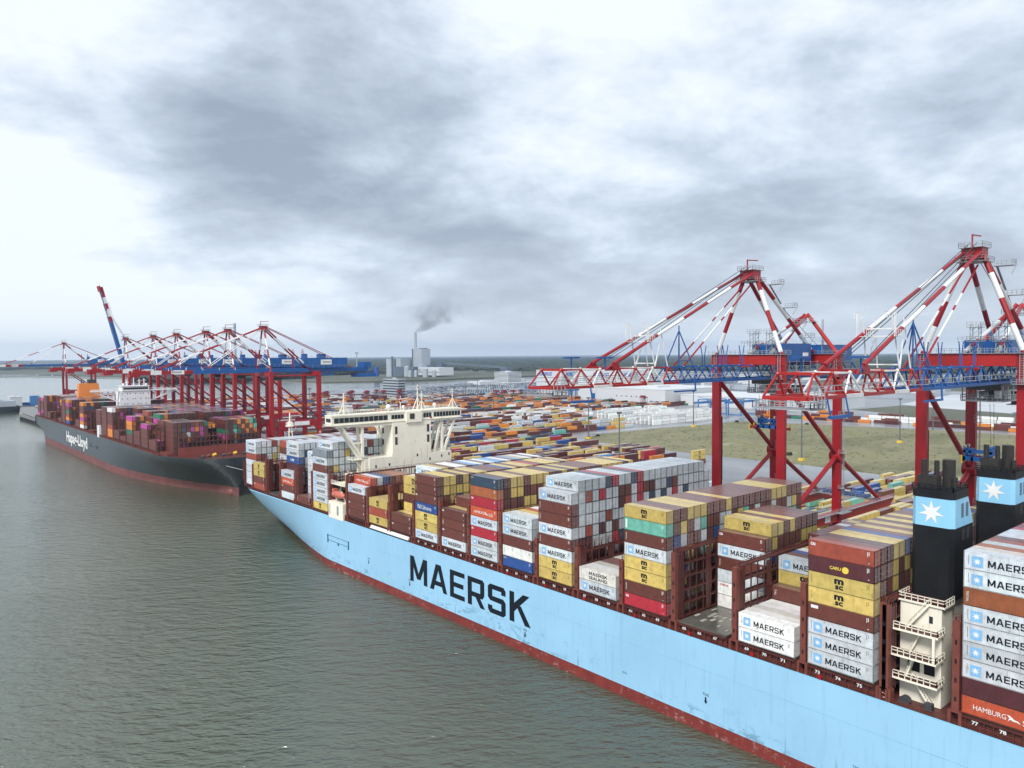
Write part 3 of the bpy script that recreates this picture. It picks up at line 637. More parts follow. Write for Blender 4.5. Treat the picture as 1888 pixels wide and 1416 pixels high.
for x, h_, w_ in ((137.5, 8.2, .6), (162.5, 6.2, .3), (170.6, 10.5, .45), (172.6, 7.8, .3), (188.0, 8.5, .35)):
    b.cut(); b.bar((x, 259, 57.2), (x, 259, 57.2+h_), w_, m=0, w2=w_*.5, h2=w_*.5)
    if h_ > 7: b.bar((x-2.4, 259, 57.4), (x, 259, 57.2+h_*.5), .25); b.bar((x+2.4, 259, 57.4), (x, 259, 57.2+h_*.5), .25)
    b.bar((x-.9, 259, 56.8+h_*.85), (x+.9, 259, 56.8+h_*.85), .2); b.bar((x-.6, 259, 57+h_*.65), (x+.6, 259, 57+h_*.65), .15)
b.build('antenna_mast', M['cream'], br)
b = MB()
for x, r_ in ((156.6, .95), (163.5, .6), (178.5, .75)): b.cut(); b.tube((x, 258.5, 57.3), (x, 258.5, 58.4), .25); b.ball((x, 258.5, 58.4+r_), r_, 12, 8)
b.build('radar_dome', M['white'], br)
b = MB(); b.box(162.3, 258.7, 61, 162.9, 259.3, 62.0); b.cut(); b.box(174.8, 255.9, 53.9, 175.4, 256.2, 54.7); b.cut(); b.box(159.2, 261.6, 41, 160, 262.1, 42); b.build('red_lamp', M['cred'], br)
b = MB()
for x, z, h_ in ((162, 34, 4.5), (165.3, 34.5, 3.4), (170, 38, 4.3), (173, 38, 5), (168, 27, 5), (160.2, 27, 3.6), (173.5, 28.5, 3.5), (183, 34, 2), (171.5, 44.5, 1), (167.5, 44.5, 1.2)): b.cut(); b.box(x, 255.975, z, x+.14, 256.02, z+h_)
b.build('rust_run', mat('rust_run', (.50,.37,.16), .6, .2, 2), br)
# lifeboat station on the port side
b = MB(); b.box(131.85, 250.2, 19.05, 136, 261.4, 25.2); b.build('lifeboat_deck', M['cream'], br)
b = MB()
for y in (252.5, 259.2): b.cut(); b.bar((134.5, y, 25.2), (132.6, y, 29.5), .5); b.bar((134.5, y, 25), (136.5, y, 31.5), .5)
b.box(133, 250.4, 31.4, 138.5, 261.2, 31.7); b.rail([(138, 250.4, 31.7), (133, 250.4, 31.7), (133, 261.2, 31.7)], 1.2, step=1.1, r=.07); b.box(135, 251, 31.7, 137, 254, 36)
b.build('davit', M['cream'], br)
b = MB(); b.box(131.82, 253.4, 20.6, 131.86, 254.9, 24); b.cut(); b.box(131.82, 260, 20.2, 131.86, 260.6, 24.2); b.build('vent_grille', M['grey'], br)
b = MB(); yy = [(251.2, .3, .5), (252, 1.0, 1.1), (254, 1.35, 1.45), (257.5, 1.35, 1.45), (259.6, 1.0, 1.1), (260.4, .3, .5)]; n = 12; vs = []
for y, a, h_ in yy:
    for i in range(n): t = 2*math.pi*i/n; vs.append((133.2+a*math.cos(t), y, 27.8+h_*math.sin(t)*(1.0 if math.sin(t) > 0 else .8)))
fs = [(i*n+j, i*n+(j+1) % n, (i+1)*n+(j+1) % n, (i+1)*n+j) for i in range(5) for j in range(n)]+[tuple(range(n)), tuple(range(5*n, 6*n))]
b.add(vs, fs); b.box(132.4, 257.8, 28.8, 134, 259.3, 29.9); b.build('lifeboat', M['ored'], br)
# ---- funnels
def funnel(xo, full):
    f = link('funnel', None, ship, loc=(xo, 0, 0))
    def ring(z, x0, x1, y0, y1, c=.7): return [(x0+c, y0, z), (x1-c, y0, z), (x1, y0+c, z), (x1, y1-c, z), (x1-c, y1, z), (x0+c, y1, z), (x0, y1-c, z), (x0, y0+c, z)]
    def loft(rs, name, m, cap=True):
        b = MB(); v_ = sum(rs, []); n_ = 8
        b.add(v_, [(i*n_+j, i*n_+(j+1) % n_, (i+1)*n_+(j+1) % n_, (i+1)*n_+j) for i in range(len(rs)-1) for j in range(n_)]+([tuple(range((len(rs)-1)*n_, len(rs)*n_))] if cap else [])); return b.build(name, m, f)
    Yf, Ya = 56.2, 49.3
    loft([ring(36.4, 141, 151.5, Ya, Yf), ring(49, 141, 150.6, Ya, Yf)], 'lower_casing', M['black'])
    loft([ring(49, 140.98, 150.65, Ya-.02, Yf+.02), ring(54, 141, 148.2, Ya, Yf)], 'band', M['skyblue'])
    loft([ring(54, 140.95, 148.3, Ya-.05, Yf+.05), ring(55.4, 140.95, 148.0, Ya-.05, Yf+.05)], 'top_rim', M['black'])
    b = MB(); b.rail([(141.2, Yf, 55.3), (141.2, Ya+.2, 55.3), (147.8, Ya+.2, 55.3), (147.8, Yf, 55.3)], .9, step=1.0, r=.09); b.build('rim_rail', M['black'], f)
    b = MB()
    b.box(142.3, 52.6, 55.2, 144.6, 55.8, 57.6); b.tube((142.9, 54.9, 57), (142.9, 54.9, 60.4), .5, 10); b.cut(); b.tube((144.0, 53.2, 57), (144.0, 53.2, 60.2), .42, 10)
    b.cut(); b.tube((146.2, 52.0, 55), (146.2, 52.0, 60.2), 1.05, 14); b.cut(); b.tube((145.0, 50.6, 55.2), (145.0, 50.6, 57.4), .45, 10); b.cut(); b.tube((145.2, 54.6, 55.2), (145.2, 54.6, 57.2), .3, 8)
    b.build('exhaust_pipe', M['dgrey'] if 0 else mat('soot', (.022,.02,.018), .8, .4, 2), f)
    b = MB(); stp = star(7, 2.15, .85, 90+180/7*0)
    b.add([(140.93, 52.9-u, 51.5+v_) for u, v_ in stp], [tuple(range(14))])
    b.build('star_emblem', M['letter_white'], f)
    b = MB()
    for x in (144.3, 146.4):
        b.cut()
        for i in range(9):
            for k in (0, .62): z = 50.6+i*.28; b.box(x+k, Ya-.07, z, x+k+.5, Ya+.1, z+.15)
        b.cut()
        for i in range(7):
            for k in (0, .62): z = 46.6+i*.28; b.box(x+k+.6, Ya-.07, z, x+k+1.1, Ya+.1, z+.15)
    b.build('louvre', M['dgrey'], f)
    if full:
        b = MB(); b.box(137, Ya+.2, 19, 141.5, Yf, 36.4); b.box(141, Ya+.6, 19, 151.5, Yf, 36.4); b.build('engine_casing', M['cream'], f)
        b = MB()
        for z, e0, e1 in ((31.9, .0, 0), (27.6, 1.4, 1), (23.4, .2, 0)): b.cut(); b.box(134.3-e0*.5, Ya-.2, z-.35, 136.98, Yf+1.2, z)
        b.cut(); b.box(136.6, Ya-.4, 36.2, 141, Yf+.3, 36.5)
        b.build('platform_edge', M['cream'], f)
        b = MB()
        for z, e0 in ((31.9, 0), (27.6, 1.4), (23.4, .2)): b.cut(); b.box(134.4-e0*.5, Ya-.1, z+.003, 137, Yf+1.1, z+.02)
        b.cut(); b.box(136.8, Ya-.3, 36.503, 141, Yf+.2, 36.52); b.build('platform_floor', M['shipred'], f)
        b = MB()
        for z, e0 in ((31.9, 0), (27.6, 1.4), (23.4, .2)): x = 134.4-e0*.5; b.rail([(137, Yf+1.1, z), (x, Yf+1.1, z), (x, Ya-.1, z), (137.5, Ya-.1, z)], 1.1, step=1.0, r=.07)
        b.rail([(141, Yf+.2, 36.5), (136.7, Yf+.2, 36.5), (136.7, Ya-.3, 36.5), (141, Ya-.3, 36.5)], 1.1, step=1.0, r=.07)
        b.stair((136, Yf-1.5, 31.9), (136, Ya+2, 36.5), .8, (1, 0, 0)); b.stair((136, Yf-2, 27.6), (136, Ya+3, 31.9), .8, (1, 0, 0)); b.stair((135.6, Yf-1.6, 23.4), (135.6, Ya+4, 27.5), .8, (1, 0, 0)); b.stair((135.6, Ya+1.2, 19.1), (135.6, Ya+4.2, 23.4), .8, (1, 0, 0))
        b.box(133.8, Ya+.1, 27.6, 134.2, Ya+.5, 31.9)
        b.build('railing', M['cream'], f)
        b = MB(); b.box(136.95, Ya+1.6, 33.2, 137.05, Ya+2.2, 34.4); b.build('window', M['glass'], f)
        b = MB(); b.box(136.93, Ya+1.2, 24.2, 137.1, Ya+2.9, 27); b.cut(); b.box(136.93, Ya+3.6, 24.2, 137.1, Ya+5.6, 27); b.build('opening', M['black'], f)
        b = MB(); b.tube((134.5, 54.6, 19.2), (136, 54.6, 19.2), .9, 10); b.cut(); b.box(134.5, 50, 19, 135.6, 51.2, 20.2); b.build('mooring_drum', M['dgrey'], f)
    return f
funnel(0, True); funnel(31, False)
b = MB(); n = 16
for i in range(n):
    a0, a1 = 2*math.pi*i/n, 2*math.pi*(i+1)/n; b.tube((133.0, 57.3+.42*math.cos(a0), 20.0+.42*math.sin(a0)), (133.0, 57.3+.42*math.cos(a1), 20.0+.42*math.sin(a1)), .09, 6, i//2 % 2)
b.build('life_ring', [M['ored'], M['white']], ship)
b = MB()
for y in (68, 82, 97, 112, 128, 142, 157, 32): b.cut(); b.box(132.0, y, 19.5, 132.35, y+.7, 20.2)
b.build('fire_box', M['cred'], ship)
b = MB(); b.tube((132.8, 207, 20.3), (132.8, 231, 20.4), .55, 10); b.tube((132.2, 207, 20.0), (132.2, 231, 20.1), .3, 8); b.build('gangway', M['cwhite'], ship)
# ---------------------------------------------------------------- the second ship
M['hullblack'] = mat('hull_slate', (.024,.032,.036), .26, .12, .05, streak=.35, dirt=(.09,.10,.10), spec=.9)
M['hullrust'] = mat('hull_faded_red', (.17,.060,.055), .6, .25, .15, streak=.5, dirt=(.30,.24,.21))
hs_ = thing('container_ship', 'dark slate hulled container ship with orange funnel and white bridge', 'ship', (0, 0, 0))
HX = 161.0
def bb_deck(Y): return 31.5 if Y > 490 else 31.5*math.sqrt(max(0, 1-((490-Y)/62)**2.3))
def bb_wl(Y): return 31.5 if Y > 590 else 31.5*max(0, 1-((590-Y)/150)**1.8)
def hullh(Y, z):
    t = max(0, min(1, z/20)); d, w_ = bb_deck(Y), bb_wl(Y)
    s = w_+(d-w_)*t**1.4
    if Y > 830 and z < 14: s *= max(.1, 1-((Y-830)/60)**1.6*(1-z/14)*.9)
    if Y < 452 and 0 <= z < 5: s = max(s, 3.6*math.sqrt(max(0, 1-((Y-452)/16)**2)))
    return s
zsH = [-6, 0, 1.5, 3, 5, 7, 9.5, 12, 15, 18, 21, 22.2]
make_hull('hull', hs_, HX, sorted(set(list(range(429, 600, 4))+list(range(600, 885, 15))+[884])), zsH, hullh, 5, 21.8, [M['hullblack'], M['hullrust']], M['shipred'])
HPX = HX-31.5
b = MB(); b.tube((HX, 456, 1.2), (HX, 438, 1.2), 3.3, 14, r2=2.6); b.ball((HX, 438, 1.2), 2.6, 14, 8); b.build('bulbous_bow', M['hullrust'], hs_)
tv, tf = fit_text('Hapag-Lloyd', 78, 11.5, .032)
MB().add([(HPX-.12, 731-u, 6.6+v_) for u, v_ in tv], tf).build('hull_lettering', M['letter_white'], hs_)
b = MB()
for y in (640, 620): b.cut(); b.box(HPX-.1, y, 12, HPX+.3, y+3, 15)
b.box(HPX-.1, 620, 13, HPX+.3, 642, 13.5); b.build('pilot_door', M['dgrey'], hs_)
b = MB()
for z in (5.05,): b.box(HPX-.04, 600, z, HPX, 880, z+.12)
b.build('waterline_stripe', M['hullrust'], hs_)
HB = 23.6
hb = [ # Yface, heights by row (24 rows of 2.5), palette
 (463, hs((10,6),(4,1),(10,6))), (480, hs((2,2),(6,6),(6,4),(10,6))), (497, hs((3,5),(9,7),(2,4),(10,7))), (514, hs((3,3),(6,6),(9,7),(6,7))), (531, hs((4,6),(5,7),(6,7),(9,7))),
 (548, hs((4,1),(6,6),(14,7))), (565, hs((5,2),(5,7),(14,7))), (582, hs((24,7))), (599, hs((24,7))), (616, hs((24,6))), (650, hs((6,0),(18,5))), (672, hs((24,7))), (689, hs((2,2),(22,6))),
 (706, hs((3,0),(21,6))), (727, hs((24,7))), (744, hs((24,7))), (761, hs((2,1),(22,7))), (795, hs((3,0),(21,7))), (812, hs((3,2),(21,7))), (829, hs((24,7))), (846, hs((24,6),)), (863, hs((24,6)))]
PH = [('BR',.50),('DB',.18),('MG',.08),('OG',.10),('NB',.08),('BL',.03),('GN',.03),('W',.02),('CR',.03)]
HOUT = {463: 'BR BR BR BR BR BR', 497: 'BR BR BR BR MG', 531: 'BR BR GN OG OG MG', 582: 'OG OG CR BR BR BR Wh', 672: 'Wh OG MG OG BR BR OG', 727: 'BL OG CR GN BR MG OG', 846: 'DB MG BR BR BR MG', 863: 'MG BR BR BR BR BR'}
hatch = MB(); lat = MB(); crews = MB()
for Yb, hh in hb:
    hatch.box(HPX+3, Yb-.2, 21.7, HX+29, Yb+14.4, HB-.1)
    for r in range(24):
        x = HPX+1.6+RP*(r-.0)
        if Yb < 475 and (r < 2 or r > 21): continue
        for t in range(hh[r]):
            c = pick(PH)
            if r == 0 or (Yb == 463 and r == 2): c = (HOUT.get(Yb, '').split()+['BR']*9)[t]
            if Yb == 463 and r > 15 and t >= 3: c = ['OG', 'TE', 'GN', 'BR', 'OG', 'BR'][(r+t) % 6]
            bulk.append((x, Yb, HB+t*TP, CW, 14.0, CH, shade(c)))
    hd = 34 if Yb < 480 else 37.5
    for k in range(0, 25):
        xx = HPX+1.5+RP*k
        if Yb < 475 and (k < 3 or k > 22): continue
        for yy in (-2.6, -1.2): lat.box(xx-.15, Yb+yy, 21.7, xx+.15, Yb+yy+.3, hd)
    z = HB+2.9
    while z < hd+1: lat.box(HPX+(1.5 if Yb > 475 else 9), Yb-2.6, z-.2, HX+(30 if Yb > 475 else 22), Yb-1.0, z+.15); z += 2.9167
hatch.build('hatch_coaming', M['shipred2'], hs_); lat.build('lashing_lattice', mat('lattice_brown', (.13,.05,.04), .6, .2), hs_)
b = MB()
for y in range(470, 880, 4): b.box(HPX+.1, y, 21.8, HPX+.9, y+1.2, 23.6)
b.box(HPX+.05, 480, 21.9, HPX+.3, 883, 22.3); b.build('bulwark_stay', M['shipred2'], hs_)
b = MB(); b.poly([(HX-25, 453), (HX+25, 453), (HX+25, 453.5), (HX-25, 453.5)], 21.7, 27.2); b.build('breakwater', mat('breakwater_red', (.20,.045,.035), .5, .15), hs_)
b = MB()
for k in range(9): x = HX-16+k*4; b.cut(); b.tube((x, 443+(k % 3)*2, 22.3), (x+2, 443+(k % 3)*2, 22.9), .9, 8, k % 3)
b.cut(); b.tube((HX, 446, 21), (HX, 446, 41), .5, 8, 1, .25); b.box(HX-2, 445.8, 31, HX+2, 446.2, 31.4, 1)
b.build('foredeck_gear', [M['dgrey'], M['shipred2'], M['yellow']], hs_)
b = MB()
for k, (x, z) in enumerate(((HX-4, 11), (HX-1.5, 10.7))): b.cut(); b.box(x, 437, z, x+1.2, 437.6, z+1.4)
b.build('bow_marks', M['letter_white'], hs_)
# bridge
HY = 640
b = MB(); b.box(150, HY, 21, 172, HY+12, 53.5); b.box(151.5, HY-.6, 53.5, 171, HY+10, 57); b.box(150.8, HY-1, 57, 171.6, HY+10.5, 57.4)
b.build('accommodation', M['white'], hs_)
b = MB()
for s, xa, xb in ((-1, 150, 130.5), (1, 172, 192.5)):
    b.cut()
    b.bar((xa, HY+2, 53.9), (xb, HY+2, 53.9), 3.4, 1.0); b.bar((xa, HY+2, 55.4), (xb, HY+2, 55), .2, .2); b.bar((xa, HY+2, 45.5), (xb-s*1, HY+2, 53.3), 1.4, .9)
    for k in range(1, 4): x = xa+(xb-xa)*k/5; b.bar((x, HY+2, 45.5+(53.3-45.5)*k/5), (x, HY+2, 53.6), .9)
b.build('bridge_wing', M['white'], hs_)
b = MB(); b.box(152.4, HY-.66, 54.6, 170.2, HY-.55, 56.1)
for z in (51, 47, 43): 
    for k in range(11):
        if (k*7+z) % 5 < 3: b.cut(); b.box(151.3+k*1.9, HY-.05, z, 151.9+k*1.9, HY+.1, z+.8)
b.build('window', M['glass'], hs_)
b = MB()
for x, h_ in ((156, 4), (161, 8.5), (165, 5), (168.5, 5.5)): b.cut(); b.bar((x, HY+4, 57.4), (x, HY+4, 57.4+h_), .5); b.bar((x-1.6, HY+4, 56+h_), (x+1.6, HY+4, 56+h_), .3)
b.cut(); b.ball((153.6, HY+4, 58.5), .9); b.cut(); b.ball((170, HY+4, 58.3), .8); b.build('antenna_mast', M['white'], hs_)
# funnel
b = MB(); v4 = lambda x0, x1, y0, y1, z: [(x0, y0, z), (x1, y0, z), (x1, y1, z), (x0, y1, z)]
b.add(v4(148, 168, 779, 789, 37)+v4(149.5, 165, 780, 788, 56), [(0,1,5,4), (1,2,6,5), (2,3,7,6), (3,0,4,7), (4,5,6,7)]); b.build('funnel', M['orange'], hs_)
b = MB(); b.box(157, 781, 56, 163.5, 787, 59.5); b.cut(); b.tube((152, 784, 56), (152, 784, 60), .6); b.cut(); b.tube((154, 784, 56), (154, 784, 59), .5); b.build('exhaust_pipe', M['dgrey'], hs_)
b = MB(); b.box(HPX-.1, 614, 21.5, HPX+3, 619.5, 30); b.build('lifeboat_station', M['white'], hs_)
# mooring lines between the two ships' berth
for k, (p, q) in enumerate((((147, 446, 20.5), (190.5, 352, 10.6)), ((172, 437, 21), (190.5, 360, 10.6)), ((176, 440, 21), (190.8, 372, 10.6)), ((182, 446, 21.5), (190.8, 384, 10.6)))):
    b = MB(); p, q = Vector(p), Vector(q); pr = p
    for i in range(1, 9): t = i/8; c = p.lerp(q, t)-Vector((0, 0, 4*1.6*t*(1-t))); b.tube(pr, c, .13, 5); pr = c
    b.build('mooring_line', M['rope'], None, label=['lowest and longest pale mooring line slanting down from the dark bow', 'second pale mooring line up from water at the dark bow', 'third pale mooring line at the dark bow', 'short uppermost mooring line beside the red bow flare'][k], cat='rope', group='mooring lines at the dark bow')
# ---------------------------------------------------------------- quay cranes
def base_frame(par, zt, zs=27.6, xl=33.0, yh=10.8, kind='A'):
    """legs, portal and sill beams; x=0 at the water side legs"""
    m = M['cred']
    for sx, sy in ((0, 1), (0, -1), (1, 1), (1, -1)):
        b = MB(); x = sx*xl; y = sy*yh
        if kind == 'A': b.box(x-.65, y-1.25, 12.6, x+.75, y+1.25, zt-3.2); b.box(x-.85, y-1.25, zt-3.2, x+.95, y+1.25, zt)
        else: b.box(x-1.1, y-1.5, 12.6, x+1.1, y+1.5, zt)
        if sx and kind == 'A': b.tube((x, y-1.7, 47), (x, y+1.7, 47), 1.9, 14)
        b.build('leg', m, par)
    for sy in (1, -1):
        b = MB()
        for k in range(4):
            for s in (0, 1):
                x = s*xl; yy = sy*yh-3.2+k*2.0; b.box(x-.5, yy, 10.6, x+.6, yy+1.5, 12.0); b.tube((x-.3, yy+.4, 10.45), (x+.4, yy+.4, 10.45), .42, 8, 1)
        for s in (0, 1): b.box(s*xl-.7, sy*yh-3.6, 11.9, s*xl+.8, sy*yh+4.8*1, 13.6)
        b.build('bogie', [m, M['dgrey']], par)
    for s in (0, 1):
        b = MB(); b.box(s*xl-.8, -yh+1.26, 13.2, s*xl+.9, yh-1.26, 15.4); b.build('sill_beam', m, par)
    return m
def apex(par, zt, ax, az, yh, cuts, r=.62):
    for sy in (1, -1):
        MB().stripe((ax, sy*1.5, az), (0, sy*yh, zt), r, cuts, 10).build('apex_leg', [M['cred'], M['cwhite']], par)
    b = MB(); b.box(ax-2.0, -2.2, az-1.8, ax+2.0, 2.2, az+1.0); b.bar((ax-1.6, 0, az+1), (ax-1.6, 0, az+4.0), .3); b.bar((ax-1.6, 0, az+3.8), (ax+3.8, 0, az+4.1), .3); b.build('apex_head', M['cred'], par)
    b = MB()
    for z, e0 in ((az+.9, 2.8), (az-2.4, 3.4)): b.box(ax-e0, -e0*.9, z-.1, ax+e0, e0*.9, z); b.rail([(ax-e0, -e0*.9, z), (ax+e0, -e0*.9, z), (ax+e0, e0*.9, z), (ax-e0, e0*.9, z), (ax-e0, -e0*.9, z)], 1.2, step=1.1, r=.05)
    b.build('apex_platform', M['grey'], par)
def truss(b, x0, x1, z0, z1, yh, n, mats, taper=0, rc=.26):
    """two leaning warren planes with box bottom chords"""
    for s in (-1, 1):
        for i in range(n):
            a, c = x0+(x1-x0)*i/n, x0+(x1-x0)*(i+1)/n; m = mats(i/n); mid = (a+c)/2; yb, yt = s*yh, s*(yh-.7)
            b.box(min(a, c), yb-.3, z0-.3, max(a, c), yb+.3, z0+.3, m)
            b.bar((a, yb, z0+.3), (mid, yt, z1), .29, m=m); b.bar((c, yb, z0+.3), (mid, yt, z1), .29, m=m); b.ball((mid, yt, z1), .36, 6, 4, m)
            if i: b.bar((mid-(x1-x0)/n, yt, z1), (mid, yt, z1), .3, m=m)
            if s > 0: b.bar((mid, -yt, z1), (mid, yt, z1), .22, m=m); b.bar((a, -yb, z0), (a, yb, z0), .28, m=m); b.bar((a, -yb, z0), (c, yb, z0), .16, m=m)
            b.box(min(a, c), s*(yh+1.3)-.04, z0+2.0, max(a, c), s*(yh+1.3)+.04, z0+2.14, 3); b.box(min(a, c), s*(yh+1.3)-.04, z0+1.1, max(a, c), s*(yh+1.3)+.04, z0+1.2, 3)
            b.bar((a, s*(yh+1.3), z0+.9), (a, s*(yh+1.3), z0+2.1), .09, m=3)
            if i % 2: b.bar((a, yb, z0+1), (a, s*(yh+1.35), z0+1), .1, m=3)
def crane_truss(X, Y, label, light=M['cred2']):
    """wide truss boom crane of the near berth"""
    c = thing('quay_crane', label, 'crane', (X, Y, 0), 'truss boom cranes at the blue ship')
    zt, xl, yh = 78.9, 33.0, 10.8
    base_frame(c, zt, xl=xl, yh=yh)
    for s in (0, 1):
        x = s*xl; b = MB(); b.box(x-1.0, -yh+1.26, zt-2.9, x+1.05, yh-1.26, zt-.02); b.box(x-1.1, -2.5, zt-3.6, x+1.15, 2.5, zt-2.9); b.box(x-1.12, -.35, zt-2.9, x-.98, .35, zt); b.build('portal_beam', light, c)
        b = MB(); b.box(x-1.5, -yh-2, zt, x+1.5, yh+2, zt+.12); b.rail([(x-1.5, -yh-2, zt+.1), (x-1.5, yh+2, zt+.1)], 1.1, step=1.5, r=.05); b.rail([(x+1.5, -yh-2, zt+.1), (x+1.5, yh+2, zt+.1)], 1.1, step=1.5, r=.05)
        for y in (-yh-.2, yh-.6):
            for dx in (-1.1, ): b.bar((x+dx, y, zt-6.8), (x+dx, y, zt), .12); b.bar((x+dx, y+.8, zt-6.8), (x+dx, y+.8, zt), .12)
            for k in range(12): b.bar((x-1.1, y, zt-6.6+k*.55), (x-1.1, y+.8, zt-6.6+k*.55), .08)
            b.box(x-1.9, y-.9, zt-7, x+.6, y+2.2, zt-6.9); b.rail([(x-1.9, y-.9, zt-6.9), (x-1.9, y+2.2, zt-6.9)], 1.1, step=.9, r=.05)
        b.build('walkway', M['grey'], c)
    for sy in (1, -1):
        y = sy*yh
        for p, q in (((0.5, y, 71.5), (xl-.2, y, 47.2)), ((.6, y, 30), (xl-.5, y, 46.8)), ((xl+.5, y, 46.8), (xl+30, y, 29.5))): MB().tube(p, q, .72, 12).build('brace', M['cred'], c)
        b = MB(); b.box(-1, y-.9, 26.4, xl+37, y+.9, 29.4); b.poly([(xl+37, 26.9), (xl+39.5, 28.4), (xl+39.5, 29.4), (xl+37, 29.4)], y-.9, y+.9, ax=1); b.build('side_girder', light, c)
        b = MB(); b.rail([(0, y-1.6, 29.4), (xl+38, y-1.6, 29.4)], 1.1, step=2, r=.06); b.box(0, y-1.8, 29.3, xl+38, y-.9, 29.4)
        b.box(xl-3, y-3.5, 29.3, xl+3, y-.9, 29.5); b.rail([(xl-3, y-3.5, 29.5), (xl+3, y-3.5, 29.5)], 1.2, step=1, r=.06); b.build('girder_walkway', M['grey'], c)
        b = MB(); b.box(xl-9, y-1.75*sy if 0 else y-.96, 27, xl-5.6, y-.9, 28.8); b.build('notice_board', M['cwhite'], c)
    b = MB(); b.tube((1.4, -yh-.4, 12), (1.4, -yh-.4, 60), .16, 6); b.cut(); b.tube((1.4, yh-1.0, 12), (1.4, yh-1.0, 60), .16, 6); b.build('cable_pipe', M['black'], c)
    b = MB()
    for y in (yh-2.1, -yh-2.1): b.bar((xl-.2, y, 30), (xl-.2, y, 72), .12); b.bar((xl+.5, y, 30), (xl+.5, y, 72), .12); [b.bar((xl-.2, y, 30+k*1.2), (xl+.5, y, 30+k*1.2), .08) for k in range(35)]
    for z in (37, 48, 60): b.box(xl-1.6, -yh-2.9, z, xl-.2, -yh-1.3, z+.1); b.rail([(xl-1.6, -yh-2.9, z), (xl-1.6, -yh-1.3, z)], 1.1, step=.8); b.box(xl-1.6, yh-3, z, xl-.2, yh-1.3, z+.1); b.rail([(xl-1.6, yh-3, z), (xl-1.6, yh-1.3, z)], 2.2, step=.8)
    b.build('ladder', M['grey'], c)
    b = MB(); b.box(xl+26, -yh+.9, 29.4, xl+31, yh-.9, 29.8); b.rail([(xl+26, -yh+.9, 29.8), (xl+26, yh-.9, 29.8)], 1.2, step=1.3, r=.06); b.rail([(xl+31, -yh+.9, 29.8), (xl+31, yh-.9, 29.8)], 1.2, step=1.3, r=.06); b.build('lashing_platform', M['grey'], c)
    b = MB()
    for k in range(7): yy = -8+k*2.3; b.box(xl+26.6, yy, 29.8, xl+30.3, yy+1.5, 30.6+.7*(k % 3 == 1))
    b.bar((xl+27, -9, 30.9), (xl+27, 9, 30.9), .4); b.build('platform_gear', M['cblue'], c)
    # apex, rear peak
    apex(c, zt, 1.0, 102.8, yh, (.22, .47, .72, .97))
    for sy in (1, -1): MB().stripe((2.5, sy*1.6, 101.6), (30, sy*4.2, 79.4), .6, (.27, .52, .74, .95), 10).build('back_strut', [M['cred'], M['cwhite']], c)
    for sy in (1, -1):
        MB().tube((xl+.5, sy*.4, 91.8), (xl+.2, sy*(yh-.3), zt), .55, 10, r2=.7).build('rear_peak_leg', light, c)
        MB().stripe((xl, sy*.6, 91.2), (6, sy*3.6, 79.2), .5, (.35, .75, .9), 10).build('peak_tie', [M['cred'], M['cwhite']], c)
    b = MB(); b.box(xl-1.5, -3.5, 89.2, xl+1.5, 3.5, 89.3); b.rail([(xl-1.5, -3.5, 89.3), (xl-1.5, 3.5, 89.3), (xl+1.5, 3.5, 89.3)], 1.2, step=1.2, r=.06)
    b.bar((xl+1.2, -5, zt), (xl+1.2, -5, 90), .14); b.bar((xl+2, -5, zt), (xl+2, -5, 90), .14); [b.bar((xl+1.2, -5, zt+k*.8), (xl+2, -5, zt+k*.8), .1) for k in range(14)]; b.box(xl, -7, 83, xl+3, -3.5, 83.1); b.rail([(xl, -7, 83.1), (xl, -3.5, 83.1)], 1.1, step=1)
    b.build('peak_platform', M['grey'], c)
    # zig-zag ladders on the back strut
    b = MB()
    for t in (.14, .42, .62, .8):
        b.cut()
        x = 2.5+27.5*t; z = 103-23.6*t; b.box(x, -6.2, z-.1, x+2.6, -2.2, z); b.rail([(x, -6.2, z), (x+2.6, -6.2, z), (x+2.6, -2.2, z)], 1.3, step=.9, r=.06); b.bar((x+.4, -6, z-2.2), (x+2.6, -6.2, z), .14); b.bar((x, -3, z), (x+6.5, -3, z-5.5), .5, .1)
    b.build('ladder_platform', M['grey'], c)
    # girder + boom trusses
    zb, zc, gy = 71.9, 75.9, 3.9
    b = MB(); truss(b, 0, 62, zb, zc, gy, 9, lambda t: 2); b.box(54, -6, zb-1.5, 63, 6, zb-.3, 2); b.build('rear_girder', [M['cred'], M['cwhite'], M['cblue'], M['grey']], c)
    xs = [-83.2, -73, -64.5, -57, -49.5, -41.8]
    def bm(t):
        x = -83.2*(1-t)
        for i in range(5):
            if x < xs[i+1]: return i % 2
        return 2
    b = MB(); truss(b, -83.2, 0, zb, zc, gy, 13, bm); b.bar((-83.2, -gy, zb), (-83.2, gy, zb), .6, m=0); b.bar((-79, -gy, zc), (-79, gy, zc), .5, m=0)
    b.build('boom', [M['cred2'], M['cwhite'], M['cblue'], M['grey']], c)
    b = MB(); b.box(-84.5, -5.2, zb-1.8, -79.5, 5.2, zb-1.6); b.rail([(-84.5, -5.2, zb-1.6), (-79.5, -5.2, zb-1.6), (-79.5, 5.2, zb-1.6), (-84.5, 5.2, zb-1.6), (-84.5, -5.2, zb-1.6)], 1.2, step=1, r=.06)
    b.box(-84.9, -6, zb-.6, -81.5, -3.4, zb-.5); b.rail([(-84.9, -6, zb-.5), (-81.5, -6, zb-.5)], 2.3, step=1.1, r=.06)
    for k in range(4): b.bar((-84+k*1.3, -4.9, zb-1.6), (-84+k*1.3, -4.9, zb), .15)
    b.build('boom_tip_platform', M['grey'], c)
    b = MB(); b.box(-79, -6, zb-3.4, -72, -5.2, zb-2.9); b.bar((-78.8, -5.6, zb-3), (-78.8, -5, zb), .2); b.bar((-72.4, -5.6, zb-3), (-72.4, -5, zb), .2)
